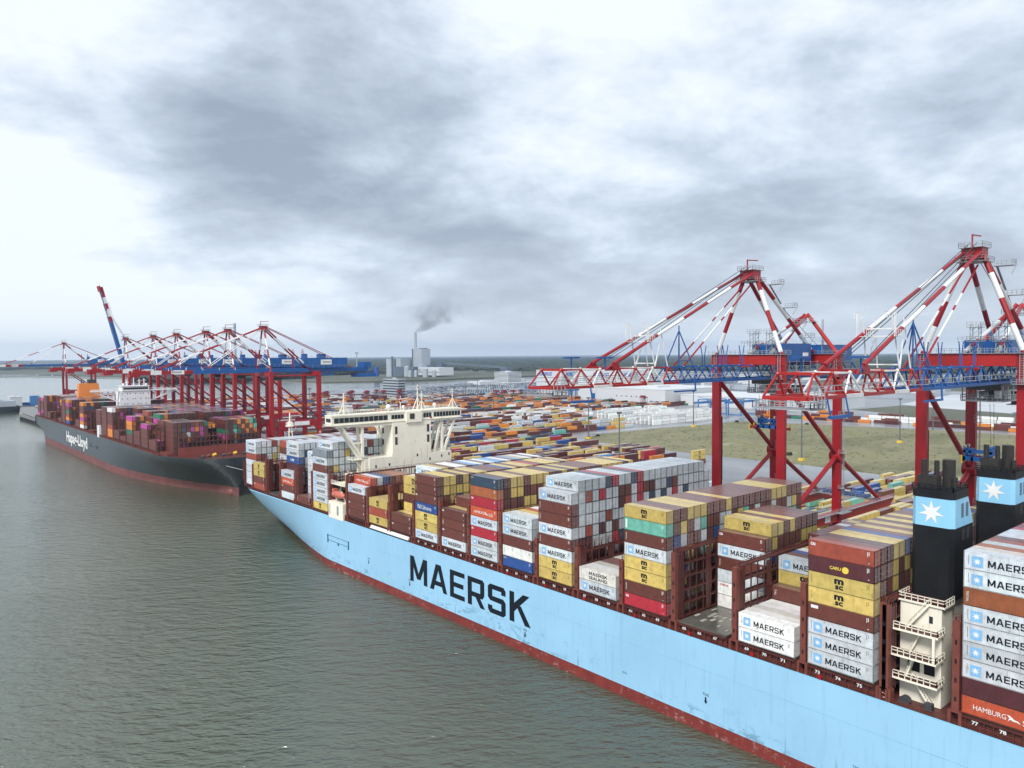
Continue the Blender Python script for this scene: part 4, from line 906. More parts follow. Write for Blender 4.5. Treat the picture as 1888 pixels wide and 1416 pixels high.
    b.cut(); b.box(-43, -6.4, zb-2.3, -34, -6.0, zb-1.9); b.bar((-34.2, -6.2, zb-2), (-34.2, -6, zb+1.5), .3); b.build('service_cradle', M['cblue'], c)
    b = MB(); b.poly([(-66, zc-.4), (-60.5, zc-.4), (-61.5, zc+1.3), (-63.5, zc+1.2)], -gy, -gy+.5, ax=1); b.poly([(-66, zc-.4), (-60.5, zc-.4), (-61.5, zc+1.3), (-63.5, zc+1.2)], gy-.5, gy, ax=1); b.bar((-64, -gy, zc+.2), (-64, gy, zc+.2), .5); b.build('stay_bracket', M['cred'], c)
    for sy in (1, -1):
        MB().stripe((0, sy*1.8, 102.8), (-63, sy*(gy-.3), zc+1.2), .42, (.20, .38, .555, .73), 8).build('forestay', [M['cred'], M['cwhite']], c)
        MB().stripe((-.5, sy*1.2, 99.5), (-33.5, sy*1.7, zc), .22, (.0, .30, .42, .47, .72), 8).build('inner_stay', [M['cwhite'], M['cred']], c)
    b = MB()
    for yy in (-.8, .8): b.cut(); b.tube((0, yy, 104.8), (-61, yy*3, zc+1.5), .09, 5); b.tube((0, yy, 103.6), (-61, yy*3, zc+.8), .09, 5)
    b.cut(); b.tube((3, 0, 101.6), (52, 0, zc), .08, 5); b.build('hoist_rope', M['dgrey'], c)
    b = MB()   # white rope support frame and blue pyramid
    for s in (-1, 1):
        b.bar((-47, s*3.2, 76.2), (-49.5, s*2.8, 86.2), .22); b.bar((-42, s*3.2, 76.2), (-44.5, s*2.8, 86.2), .2); b.bar((-47, s*3.2, 76.2), (-44.6, s*2.8, 82), .25)
        b.box(-50.6, s*2.8-1.2, 82.4, -48, s*2.8+1.2, 82.5); b.rail([(-50.6, s*2.8-1.2, 82.5), (-48, s*2.8-1.2, 82.5)], 1.2, step=.8); b.rail([(-50.6, s*2.8+1.2, 86), (-48, s*2.8+1.2, 86)], 1.2, step=.8)
        b.bar((-50.4, s*3.6, 82), (-50.4, s*3.6, 87), .1); b.bar((-49.8, s*3.6, 82), (-49.8, s*3.6, 87), .1)
    for z in (77, 82.5, 84): b.bar((-47.4, -3, z), (-47.4, 3, z), .25)
    b.build('rope_support', M['cwhite'], c)
    b = MB()
    for dx, dy in ((-3, -2.4), (3, -2.4), (-3, 2.4), (3, 2.4)): b.bar((-33+dx, dy, 76), (-33, 0, 85.5), .22)
    b.bar((-33, 0, 76), (-33, 0, 86.8), .22); b.bar((-36, -2, 77.5), (-30, -2, 77.5), .15)
    for x in (-17, -9):
        for s in (-1, 1): b.cut(); b.bar((x-.6, s*3.6, 76), (x-.6, s*3.6, 79), .2); b.bar((x-.6, s*3.6, 79), (x-1.3, s*3.6, 81.6), .18); b.bar((x+.6, s*3.6, 76), (x+.6, s*3.6, 79), .2); b.bar((x+.6, s*3.6, 79), (x+1.3, s*3.6, 81.6), .18)
    for s in (-1, 1): b.cut(); b.bar((-68, s*5.5, zc), (-68, s*5.5, zc+2.6), .25); b.box(-70.4, s*5.5-.5, zc+2.5, -65.6, s*5.5+.5, zc+2.9)
    b.build('rope_guide_mast', M['cblue'], c)
    b = MB()
    for yy in (-5, .5):
        b.cut()
        for dx in (-.9, .9):
            for dy in (-.9, .9): b.bar((4+dx, yy+dy, zt), (4+dx, yy+dy, zt+7), .14)
        for k in range(6): b.bar((3.1, yy-.9, zt+k*1.1), (4.9, yy-.9, zt+k*1.1+1), .1); b.bar((3.1, yy-.9, zt+k*1.1+1), (3.1, yy+.9, zt+k*1.1), .1)
        for z in (zt+2.8, zt+6.2): b.box(2.6, yy-1.5, z, 5.4, yy+1.5, z+.1); b.rail([(2.6, yy+1.5, z+.1), (2.6, yy-1.5, z+.1), (5.4, yy-1.5, z+.1)], 1.2, step=.8)
    b.rail([(2.8, -9, zt+2.9), (2.8, 4, zt+2.9)], 1.1, step=1); b.bar((4, -9, zt), (4, -6, zt+3), .12); b.build('sheave_tower', M['grey'], c)
    # machinery house
    b = MB(); b.box(10.5, -5.2, 76.6, 27, 5.2, 82.2); b.box(27, -1.0, 76.8, 31.8, 5.2, 82.0); b.box(34.3, -5.2, 76.6, 54, 5.2, 81.9); b.box(31.7, 1, 79.2, 34.4, 5.1, 81.9); b.build('machinery_house', M['cblue'], c)
    b = MB(); b.box(22, -5.4, 78, 25, -5.2, 79.4); b.rail([(10.5, -5.2, 82.2), (27, -5.2, 82.2)], 1.0, step=2.5); b.rail([(34.3, -5.2, 81.9), (54, -5.2, 81.9)], 1.0, step=2.5); b.build('house_vent', M['cwhite'], c)
    # trolley with cab
    b = MB(); b.box(8, -3.8, 70.0, 20, 3.8, 71.4, 0); b.box(7, -4.6, 67.2, 19.5, 4.6, 67.5, 1)
    for x in (7.5, 11, 15, 19): 
        for y in (-4.4, 4.4): b.bar((x, y, 67.4), (x, y, 71), .25, m=1)
    b.rail([(7, -4.6, 67.5), (19.5, -4.6, 67.5), (19.5, 4.6, 67.5), (7, 4.6, 67.5), (7, -4.6, 67.5)], 1.3, m=1, step=1.1, r=.07)
    for k in range(9): x = 8.5+rnd.random()*9; y = rnd.uniform(-3.4, 3.4); b.box(x, y, 68, x+1.2+rnd.random(), y+1.2, 69.2+rnd.random(), k % 3 if k % 3 else 0)
    b.rail([(18, -5.8, 66.3), (25, -5.8, 66.3)], 2.2, m=1, step=1.0, r=.08); b.box(18, -5.8, 66, 25, -2, 66.2, 1)
    b.build('trolley', [M['dgrey'], M['grey'], M['cwhite']], c)
    b = MB(); b.box(20.2, -5.2, 66.3, 24, -2.4, 69.4); b.build('operator_cab', M['glass'], c)
    b = MB()
    for i in range(7): x = 5+i*4.2; b.bar((x, -5.6, 74.0), (x, -5.6, 77), .1); b.bar((x, 5.6, 74.0), (x, 5.6, 77), .1)
    for z in (74.3, 75.4, 76.6): b.bar((4, -5.6, z), (32, -5.6, z), .1)
    b.box(4, -6, 73.6, 32, -4.6, 73.75); b.build('side_walkway', M['grey'], c)
    return c
def spreader(x, y, z, ext, label):
    s = thing('spreader', label, 'spreader', (x, y, z), 'spreaders hanging from the cranes')
    b = MB(); b.box(-1.5, -3.3, 0, -1.0, 3.3, 1.1); b.box(1.0, -3.3, 0, 1.5, 3.3, 1.1)
    for yy in (-3.3, -1.2, .9, 2.7): b.box(-1.5, yy, 0, 1.5, yy+.55, 1.0)
    b.build('frame', M['cblue'], s)
    b = MB(); b.box(-1.4, -3.2, 2.0, -1.0, 3.2, 2.6); b.box(1.0, -3.2, 2.0, 1.4, 3.2, 2.6)
    for yy in (-3.2, -2.0, 1.4, 2.6): b.box(-1.4, yy, 1.4, 1.4, yy+.6, 3.0)
    for yy in (-2.9, 2.9):
        for xx in (-1, 1): b.tube((xx, yy-.25, 3.4), (xx, yy+.25, 3.4), .5, 10)
        b.bar((0, yy, .8), (0, yy, 3.2), .5)
    b.build('headblock', M['cblue'], s)
    b = MB(); b.box(-.5, -.4, -.1, .5, .4, 1.3)
    for sy in (-1, 1): b.cut(); b.bar((0, sy*3.2, .4), (0, sy*ext, .2), .7, .5); b.box(-1.25, sy*ext-.3, -.2, 1.25, sy*ext+.3, .5)
    b.build('telescopic_arm', M['cred2'], s)
    b = MB()
    for sy in (-1, 1):
        for xx in (-1.2, 1.2): b.cut(); b.bar((xx, sy*ext, -.7), (xx*1.1, sy*ext, 1.3), .35); b.box(xx-.25, sy*2.6, 3.2, xx+.25, sy*2.6+.3, 3.9)
    b.build('flipper', M['yellow'], s)
    b = MB()
    for sx in (-1, 1):
        for sy in (-1, 1): b.cut(); b.tube((sx*1, sy*2.9, 3.6), (sx*1.4, sy*2.6, 66.5-z), .05, 4)
    b.build('hoist_rope', M['dgrey'], s)
QX = 199.0
crane_truss(QX, 125.8, 'red and white truss boom crane with blue machinery house, left of the near pair')
crane_truss(QX, 66.3, 'red and white truss boom crane behind the black funnels, at the right edge')
spreader(QX+13, 126.5, 56.2, 6.1, 'blue spreader with long red arms extended, hanging from the left truss crane')
spreader(QX+13, 68.5, 52.0, 3.6, 'blue spreader with arms drawn in, hanging just above the black funnels')
def crane_box(X, Y, label, num='10'):
    """box girder crane of the far berth"""
    c = thing('quay_crane', label, 'crane', (X, Y, 0), 'box girder cranes along the dark ship')
    zt, xl, yh = 66.4, 33.0, 11.0
    base_frame(c, zt, xl=xl, yh=yh, kind='B')
    for s in (0, 1): b = MB(); x = s*xl; b.box(x-1.2, -yh-1.3, zt, x+1.2, yh+1.3, zt+3.0); b.build('portal_beam', M['cred'], c)
    for sy in (1, -1):
        y = sy*yh
        MB().tube((.6, y, 64), (xl-.8, y, 39.2), .62, 10).build('brace', M['cred'], c)
        MB().tube((.6, y, 66.6), (xl-.6, y, 66.6), .5, 8).build('tie_tube', M['cred'], c)
        b = MB(); b.poly([(-1, 32.5), (1.6, 30.2), (3.5, 33.2), (xl-3.5, 33.2), (xl-1.6, 30.2), (xl+1, 32.5), (xl+1, 37.4), (-1, 37.4)], y-.8, y+.8, ax=1); b.build('portal_girder', M['cred'], c)
        b = MB(); b.box(9, y-.88, 33.6, 14, y-.78, 36.6); b.cut(); b.box(15, y-.88, 34.0, 25.5, y-.78, 36.6); b.build('sign_board', M['cwhite'], c)
        b = MB(); b.tube((1.6, y-1.2, 36.5), (1.6, y+1.0, 36.5), 2.6, 18); b.build('cable_reel', M['shipred2'], c)
        b = MB(); b.bar((0, y, 14), (xl*.5, y, 31), .4); b.bar((xl, y, 14), (xl*.5, y, 31), .4); b.build('lower_brace', M['cred'], c)
    tv, tf = fit_text(num, 1.6, 1.6, .03); b = MB(); b.add([(xl-.3-.9+u, -yh-1.53, 28+v_) for u, v_ in tv], tf); b.build('crane_number', M['letter_white'], c)
    apex(c, zt+3, 0, 98.2, yh, (.25, .5, .7, .85), .55)
    b = MB()
    for k in range(6): z = 72+k*4; wd = (98-z)/30*yh; b.bar((0, -wd, z), (0, wd*.3, z+3.4), .2); b.bar((-.8, -wd*.5, z), (.8, -wd*.5, z), .15)
    b.build('apex_ladder', M['cwhite'], c)
    for sy in (1, -1):
        MB().stripe((1, sy*2.2, 97.5), (xl-2, sy*3.4, zt+4), .58, (.22, .48, .72, .9), 8).build('back_strut', [M['cred'], M['cwhite']], c)
        MB().tube((1.5, sy*1.6, 98.6), (xl+37, sy*3.0, 68), .26, 6).build('backstay', M['cred'], c)
        MB().stripe((0, sy*1.8, 98.4), (-64, sy*3.0, 72.5), .36, (.22, .44, .62, .82), 6).build('forestay', [M['cred'], M['cwhite']], c)
        MB().stripe((0, sy*1.8, 97.8), (-37, sy*3.0, 72.3), .26, (.02, .94), 6).build('inner_stay', [M['cred'], M['cwhite']], c)
    g = MB(); g.box(-1, -3.3, 68.9, xl+42, -1.9, 71.4); g.box(-1, 1.9, 68.9, xl+42, 3.3, 71.4)
    for i in range(13): x = i*6; g.box(x-.2, -3.4, 69.3, x+.2, 3.4, 70.3)
    g.build('rear_girder', M['cblue'], c)
    g = MB()
    for i in range(26): x = 2+i*2.9; g.box(x, -5.2, 67.3, x+.15, -5.0, 69); g.box(x, 5.0, 67.3, x+.15, 5.2, 69)
    for y in (-5.1, 5.1): g.box(0, y-.08, 68.2, xl+44, y+.08, 68.5); g.box(0, y-.3, 67.2, xl+44, y+.3, 67.35)
    g.build('girder_walkway', M['dgrey'], c)
    b = MB(); b.box(-80, -3.6, 69.0, -1.2, 3.6, 69.1, 2); xs = (-80.2, -70, -64, -57, -51, -45.8, -1)
    for i in range(6):
        m = i % 2 if i < 5 else 2
        for s in (-1, 1): b.box(xs[i], s*2.9-.7, 68.9, xs[i+1], s*2.9+.7, 71.4, m)
    b.box(-81.5, -4.4, 67.9, -76, 4.4, 69.2, 0)
    for x in (-80, -72, -60, -50, -40, -30, -20): b.bar((x, -3.5, 70.9), (x, -3.5, 72.6), .25, m=1)
    b.box(-58.5, -3.63, 69.3, -51.5, -3.6, 71.1, 1); b.build('boom', [M['cred'], M['cwhite'], M['cblue']], c)
    b = MB(); b.poly([(30, 71.4), (55.5, 71.4), (58, 74), (58, 78.2), (26, 78.2), (26, 73.8)], -4.4, 4.4, ax=1); b.box(26, -3, 78.2, 29, 0, 81); b.box(38, -2, 78.2, 43, 2, 80.8); b.build('machinery_house', M['cblue'], c)
    b = MB()
    for k in range(8): b.bar((28+k*4, -4.45, 71.6), (28+k*4, -4.45, 73.4), .12)
    b.bar((26, -4.45, 73.2), (58, -4.45, 73.2), .1); b.rail([(26, -4.4, 78.2), (58, -4.4, 78.2)], 1.0, step=2.5); b.build('house_rail', M['grey'], c)
    b = MB(); b.box(38, -4.5, 73.6, 46, -4.4, 77); b.build('house_sign', M['cwhite'], c)
    tv, tf = fit_text('EUROGATE', 5.6, 1.0, .02); b = MB(); b.add([(39.8+u, -4.54, 74.8+v_) for u, v_ in tv], tf); b.add([(-58.2+u*1.0, -3.66, 69.8+v_) for u, v_ in tv], tf); b.build('sign_lettering', M['letter_dark'], c)
    b = MB()
    for x in (20, 27):
        b.cut()
        for s in (-1, 1): b.bar((x, s*1.5, 71.4), (x, s*.7, 84), .25)
        b.box(x-.8, -1.4, 82, x+.8, 1.4, 82.2)
    b.build('sheave_tower', M['cred'], c)
    b = MB(); b.box(4, -4, 65.4, 15, 4, 67.6); b.box(6, -2.6, 63.6, 11, 2.6, 65.4); b.build('trolley', [M['dgrey'], M['cblue']], c)
    b = MB(); b.box(xl+33, -5.5, 64.5, xl+47, 5.5, 67, 1); b.box(xl+38, -4, 71.4, xl+44, 4, 75, 1)
    for k in range(7): x = xl+34+k*1.9; b.bar((x, -5.4, 66.8), (x, -5.4, 71.5), .3, m=1); b.bar((x, 5.4, 66.8), (x, 5.4, 71.5), .3, m=1)
    b.build('backreach_platform', [M['dgrey'], M['cblue']], c)
    return c
c10 = crane_box(QX, 482, 'red and blue box girder crane nearest the dark bow, rightmost of its row')
names = ['second red and blue crane from the right over the dark ship', 'third red and blue crane from the right over the dark ship', 'fourth red and blue crane from the right over the dark ship', 'fifth crane from the right, left of the raised boom crane base']
for Y, lb in zip((545, 591, 662, 728), names): copy_tree(c10, loc=(QX, Y, 0), label=lb)
copy_tree(c10, loc=(QX, 1124, 0), label='farthest red and blue crane standing alone beyond the dark stern')
cr = copy_tree(c10, loc=(QX, 822, 0), label='crane with its striped boom raised steeply above the orange funnel ship', skip=('boom', 'forestay', 'inner_stay'))
bo = [o for o in kids(c10) if o.name.split('.')[0] == 'boom'][0].copy(); col.objects.link(bo); bo.parent = cr
bo.matrix_local = Matrix.Translation((-1, 0, 71)) @ Matrix.Rotation(R(76), 4, 'Y') @ Matrix.Translation((1, 0, -71))
for sy in (1, -1):
    MB().tube((0, sy*1.8, 98.4), (-11, sy*2.8, 118), .3, 6).build('forestay', M['cwhite'], cr); MB().tube((-11, sy*2.8, 118), (-15, sy*2.8, 133), .25, 6).build('forestay', M['cwhite'], cr)
# ---------------------------------------------------------------- ground, water
def sheet(name, pts, z, m, label, cat, t=None, kind='structure'):
    b = MB(); n = len(pts)
    if t: b.poly(pts, z-t, z)
    else: b.add([(x, y, z) for x, y in pts], [tuple(range(n))])
    return b.build(name, m, None, label=label, cat=cat, kind=kind)
def gmat(name, stops, scale, rough, det=8, sc3=(1,1,1), bump=0, rough2=None, extra=None):
    m = bpy.data.materials.new(name); m.use_nodes = True; t = m.node_tree; b = t.nodes['Principled BSDF']; n = t.nodes.new; l = t.links.new
    g = n('ShaderNodeNewGeometry'); mp = n('ShaderNodeMapping'); l(g.outputs['Position'], mp.inputs[0]); mp.inputs[3].default_value = sc3
    k = n('ShaderNodeTexNoise'); l(mp.outputs[0], k.inputs['Vector']); k.inputs['Scale'].default_value = scale; k.inputs['Detail'].default_value = det; k.inputs['Roughness'].default_value = .62
    r = n('ShaderNodeValToRGB'); l(k.outputs[0], r.inputs[0]); e = r.color_ramp.elements
    e[0].position, e[0].color = stops[0][0], (*stops[0][1], 1); e[1].position, e[1].color = stops[-1][0], (*stops[-1][1], 1)
    for p, c in stops[1:-1]: q = e.new(p); q.color = (*c, 1)
    l(r.outputs[0], b.inputs['Base Color']); b.inputs['Roughness'].default_value = rough
    if rough2 is not None:
        k2 = n('ShaderNodeTexNoise'); l(mp.outputs[0], k2.inputs['Vector']); k2.inputs['Scale'].default_value = scale*.6; k2.inputs['Detail'].default_value = 4
        q = n('ShaderNodeMapRange'); l(k2.outputs[0], q.inputs[0]); q.inputs[1].default_value = .4; q.inputs[2].default_value = .6; q.inputs[3].default_value = rough; q.inputs[4].default_value = rough2; l(q.outputs[0], b.inputs['Roughness'])
    if bump:
        bp = n('ShaderNodeBump'); bp.inputs['Strength'].default_value = bump; bp.inputs['Distance'].default_value = .3; l(k.outputs[0], bp.inputs['Height']); l(bp.outputs[0], b.inputs['Normal'])
    return m
# water: several wave scales, silty green grey body
wm = bpy.data.materials.new('estuary_water'); wm.use_nodes = True; t = wm.node_tree; pb = t.nodes['Principled BSDF']; n = t.nodes.new; l = t.links.new
g = n('ShaderNodeNewGeometry')
def wn(scale, det, el, rot, dist=.3):
    """noise drawn out el times along the world direction rot (degrees)"""
    mp = n('ShaderNodeMapping'); mp.vector_type = 'TEXTURE'; l(g.outputs['Position'], mp.inputs[0]); mp.inputs[3].default_value = (el, 1, 1); mp.inputs[2].default_value = (0, 0, R(rot))
    k = n('ShaderNodeTexNoise'); l(mp.outputs[0], k.inputs['Vector']); k.inputs['Scale'].default_value = scale; k.inputs['Detail'].default_value = det; k.inputs['Roughness'].default_value = .55; k.inputs['Distortion'].default_value = dist
    return k.outputs[0]
def wmath(op, a, b_):
    k = n('ShaderNodeMath'); k.operation = op
    for i, x in enumerate((a, b_)):
        if isinstance(x, (int, float)): k.inputs[i].default_value = x
        else: l(x, k.inputs[i])
    return k.outputs[0]
hgt = wmath('ADD', wmath('ADD', wmath('MULTIPLY', wn(.30, 3, 3.2, -27), 1.25), wmath('MULTIPLY', wn(.42, 3, 2.6, -55), .9)), wmath('MULTIPLY', wn(1.0, 5, 2.0, -38), .62))
gust = wn(.008, 4, 1.8, -20, 1.0)
spw = n('ShaderNodeSeparateXYZ'); l(g.outputs['Position'], spw.inputs[0])
calm = n('ShaderNodeMapRange'); l(spw.outputs[1], calm.inputs[0]); calm.inputs[1].default_value = 130; calm.inputs[2].default_value = 900; calm.inputs[3].default_value = 1.0; calm.inputs[4].default_value = .22   # sheltered upstream reach
hgt = wmath('MULTIPLY', wmath('MULTIPLY', hgt, calm.outputs[0]), wmath('ADD', wmath('MULTIPLY', gust, 1.0), .45))
bp = n('ShaderNodeBump'); bp.inputs['Strength'].default_value = 1.0; bp.inputs['Distance'].default_value = .85; l(hgt, bp.inputs['Height']); l(bp.outputs[0], pb.inputs['Normal'])
rr = n('ShaderNodeValToRGB'); l(wn(.004, 4, 2, 30), rr.inputs[0]); rr.color_ramp.elements[0].position = .35; rr.color_ramp.elements[0].color = (.054, .072, .044, 1); rr.color_ramp.elements[1].position = .68; rr.color_ramp.elements[1].color = (.088, .104, .064, 1)
l(rr.outputs[0], pb.inputs['Base Color']); pb.inputs['Roughness'].default_value = .09; pb.inputs['IOR'].default_value = 2.05
S = 30000
sheet('water', [(-S, -2000), (S, -2000), (S, S), (-S, S)], 0, wm, 'silty green grey harbour water with small wind ripples', 'water')
M['asphalt'] = gmat('wet_asphalt', [(.3, (.12,.125,.135)), (.5, (.20,.205,.215)), (.7, (.29,.30,.315))], .02, .42, 10, (1, .35, 1), rough2=.22)
M['quaytop'] = gmat('quay_paving', [(.3, (.16,.15,.145)), (.7, (.26,.25,.24))], .05, .45, 8)
land = [(193.2, -900), (193.2, 1300), (420, 1345), (684, 1370), (1042, 1520), (1500, 1700), (2100, 1800), (8000, 2600), (8000, -3000)]
sheet('ground', land, 10.0, M['asphalt'], 'wet grey paving of the container terminal', 'ground', 12)
# quay face
q = thing('quay_wall', 'concrete quay wall with dark fenders behind the ships', 'quay wall', (0, 0, 0))
b = MB(); b.box(191.6, -900, -3, 193.19, 1301, 10.25); b.build('wall', M['concrete'], q)
b = MB()
for y in range(-60, 1300, 15): b.cut(); b.box(190.6, y, 1.5, 191.6, y+2.2, 8.5)
b.build('fender', M['black'], q)
b = MB()
for x in (QX-.06, QX+33-.06): b.box(x, -800, 10.0, x+.14, 1290, 10.06)
b.build('crane_rail', M['dgrey'], q)
M['grass'] = gmat('rough_grass', [(.28, (.085,.088,.042)), (.42, (.150,.145,.070)), (.52, (.205,.190,.105)), (.62, (.175,.170,.072)), (.72, (.30,.285,.21))], .016, .9, 14, (.7, 1.3, 1), bump=.25)
fieldp = [(439, 427), (436, 300), (440, 240), (434, 168), (432, 20), (432, -200), (719, -200), (719, 205), (718, 270), (702, 342), (676, 440), (620, 436), (557, 447), (483, 452)]
sheet('grass_field', fieldp, 10.05, M['grass'], 'rough olive green field with bare patches beside the yard', 'field', .1)
M['road'] = gmat('light_wet_road', [(.3, (.25,.26,.275)), (.7, (.36,.37,.385))], .03, .35, 8, rough2=.2)
sheet('road', [(728, -300), (741, -300), (741, 470), (728, 462)], 10.02, M['road'], 'pale wet road beyond the grass field', 'road')
sheet('road', [(443, 438), (483, 458), (557, 453), (620, 442), (676, 446), (728, 462), (728, 476), (676, 456), (620, 452), (557, 463), (480, 468), (438, 446)], 10.024, M['road'], 'pale wet road between the field and the white container racks', 'road')
M['lot'] = gmat('pale_lot', [(.3, (.42,.44,.46)), (.7, (.56,.58,.60))], .03, .5, 8, (1, .3, 1))
sheet('parking_lot', [(905, 60), (1260, 200), (1330, 470), (1040, 430), (930, 260)], 10.03, M['lot'], 'pale grey vehicle storage lot at the far right', 'parking lot')
sheet('parking_lot', [(1060, 520), (1300, 600), (1500, 900), (1120, 860)], 10.03, M['lot'], 'pale lot with rows of parked vehicles beyond the white halls', 'parking lot')
sheet('parking_lot', [(1080, 1230), (1180, 1150), (1500, 1400), (1180, 1500)], 10.03, M['lot'], 'pale lot with rows of parked vehicles near the office tower', 'parking lot')
M['fargrass'] = gmat('far_meadow', [(.3, (.06,.07,.045)), (.7, (.12,.125,.09))], .006, .9, 6)
sheet('meadow', [(1330, 80), (2900, 400), (2600, 1500), (1650, 1200), (1500, 760)], 10.06, M['fargrass'], 'green brown meadow beyond the vehicle lots', 'meadow', .1)
sheet('meadow', [(745, 200), (905, 120), (1020, 420), (905, 430), (862, 350), (800, 330)], 10.06, M['fargrass'], 'narrow rough meadow behind the line of rail containers', 'meadow', .1)
land2 = [(-4200, 7600), (-900, 5200), (250, 4700), (560, 4200), (900, 2700), (1027, 2045), (1200, 1960), (1600, 1980), (2200, 2050), (9000, 2700), (26000, 9000), (26000, 26000), (-9000, 26000)]
sheet('far_shore', land2, 4.0, M['fargrass'], 'flat far shore beyond the water with meadows', 'shore', 6)
sheet('mud_flat', [(-4200, 7200), (-900, 4700), (240, 4100), (520, 3650), (850, 2600), (980, 2100), (1027, 2046), (900, 2700), (560, 4200), (250, 4700)], .8, gmat('mud', [(.3, (.12,.13,.11)), (.7, (.19,.20,.18))], .004, .6, 6), 'grey green flats along the far shore', 'flats', 1.5)
# forest mass
def clumps(n, fn, hmin, hmax, rmin, rmax):
    V = []; Fc = []; ico = [(0,0,1), (.89,0,.35), (.28,.85,.35), (-.72,.53,.35), (-.72,-.53,.35), (.28,-.85,.35), (.72,.53,-.3), (-.28,.85,-.3), (-.89,0,-.3), (-.28,-.85,-.3), (.72,-.53,-.3)]
    icf = [(0,1,2),(0,2,3),(0,3,4),(0,4,5),(0,5,1),(1,6,2),(2,7,3),(3,8,4),(4,9,5),(5,10,1),(2,6,7),(3,7,8),(4,8,9),(5,9,10),(1,10,6)]
    for i in range(n):
        x, y, z0 = fn(); h_ = rnd.uniform(hmin, hmax); r_ = rnd.uniform(rmin, rmax); b_ = len(V); a = rnd.random()*6
        ca, sa = math.cos(a), math.sin(a)
        for p in ico: j = rnd.uniform(.75, 1.25); V.append((x+(p[0]*ca-p[1]*sa)*r_*j, y+(p[0]*sa+p[1]*ca)*r_*j, z0+h_*(.55+p[2]*.45*j)))
        Fc += [(b_+u, b_+v_, b_+w_) for u, v_, w_ in icf]
    return V, Fc
def inview(dmin, dmax, pw=1.0, a0=-2, a1=84):
    d = dmin*(dmax/dmin)**rnd.random(); a = R(rnd.uniform(a0, a1)); return d*math.sin(a), d*math.cos(a)
def fpt():
    while 1:
        x, y = inview(2500, 15000, a0=14, a1=84)
        if y < 2150+(.04*x) and x > 2500 and y > 900: pass
        elif y > 2350 and (x > 700+(y-2400)*.0 or y > 4300): pass
        else: continue
        # fields between woods
        if math.sin(x*.0016+1)*math.cos(y*.0021)+.6*math.sin(x*.0047+y*.003) < -.85: continue
        if math.hypot(x-1550, y-2280) < 420: continue
        return x, y, 4 if y > 2300 else 9
V, Fc = clumps(26000, fpt, 11, 21, 10, 34)
fo = MB(); fo.v = V; fo.f = Fc; fo.m = [0]*len(Fc)
M['forest'] = gmat('forest_leaves', [(.3, (.014,.026,.018)), (.7, (.036,.050,.030))], .02, .9, 6)
fo.build('forest', M['forest'], None, label='wide flat woodland running to the horizon, fading blue', cat='forest', kind='stuff')
def cpt():
    a = R(rnd.uniform(-6, 17)); d = rnd.uniform(5600, 7200); return d*math.sin(a), d*math.cos(a), 4
V, Fc = clumps(1800, cpt, 12, 24, 12, 34); fo = MB(); fo.v = V; fo.f = Fc; fo.m = [0]*len(Fc)
fo.build('coast_woods', M['forest'], None, label='thin dark line of trees along the far coast at left', cat='woods', kind='stuff')
# field shrubs and tussocks
def inpoly(x, y, P_):
    c = False
    for (x0, y0), (x1, y1) in zip(P_, P_[1:]+P_[:1]):
        if (y0 > y) != (y1 > y) and x < (x1-x0)*(y-y0)/(y1-y0)+x0: c = not c
    return c
def spt():
    while 1:
        x, y = rnd.uniform(432, 720), rnd.uniform(20, 452)
        if inpoly(x, y, fieldp): return x, y, 10
V, Fc = clumps(2600, spt, .08, .45, .3, 1.3); fo = MB(); fo.v = V; fo.f = Fc; fo.m = [0]*len(Fc)
fo.build('tussocks', gmat('tussock', [(.3, (.09,.095,.045)), (.7, (.17,.165,.08))], .05, .9), None, label='low tussocks and weeds scattered over the rough field', cat='weeds', kind='stuff')
shr = [(474, 268, 'biggest dark round bush near the field corner by the paving', 2.3), (452, 433, 'leafy bush at the near tip of the field beside the mast', 2.2), (470, 440, 'second bush along the field tip', 1.7), (630, 428, 'bush at the far road near the white containers', 1.8), (664, 432, 'bush by the bend of the far road', 2.0), (690, 372, 'bush at the far edge of the field', 1.7)]
for x, y, lb, r_ in shr:
    o = thing('bush', lb, 'bush', (x, y, 10), 'bushes on the grass field'); cc = MB()
    for k in range(70):
        a = rnd.random()*6.28; e0 = rnd.random()**.5*r_; z = rnd.random()*r_*1.1*(1-e0/r_*.5); s_ = .25+rnd.random()*.35
        p = Vector((e0*math.cos(a), e0*math.sin(a), z+.2)); d1 = Vector((rnd.uniform(-1,1), rnd.uniform(-1,1), rnd.uniform(-1,1)))*s_; d2 = Vector((rnd.uniform(-1,1), rnd.uniform(-1,1), rnd.uniform(-1,1)))*s_
        cc.add([p-d1, p+d2, p+d1, p-d2], [(0,1,2,3)])
    for k in range(4): cc.ball((rnd.uniform(-.5,.5)*r_, rnd.uniform(-.5,.5)*r_, r_*.45), r_*.55, 7, 5)
    cc.build('foliage', M['forest'], o); MB().tube((0,0,-.05), (0,0,r_*.7), .12, 6, 0, .05).build('stem', mat('bark', (.06,.045,.03)) if 'bark' not in M else M['bark'], o)
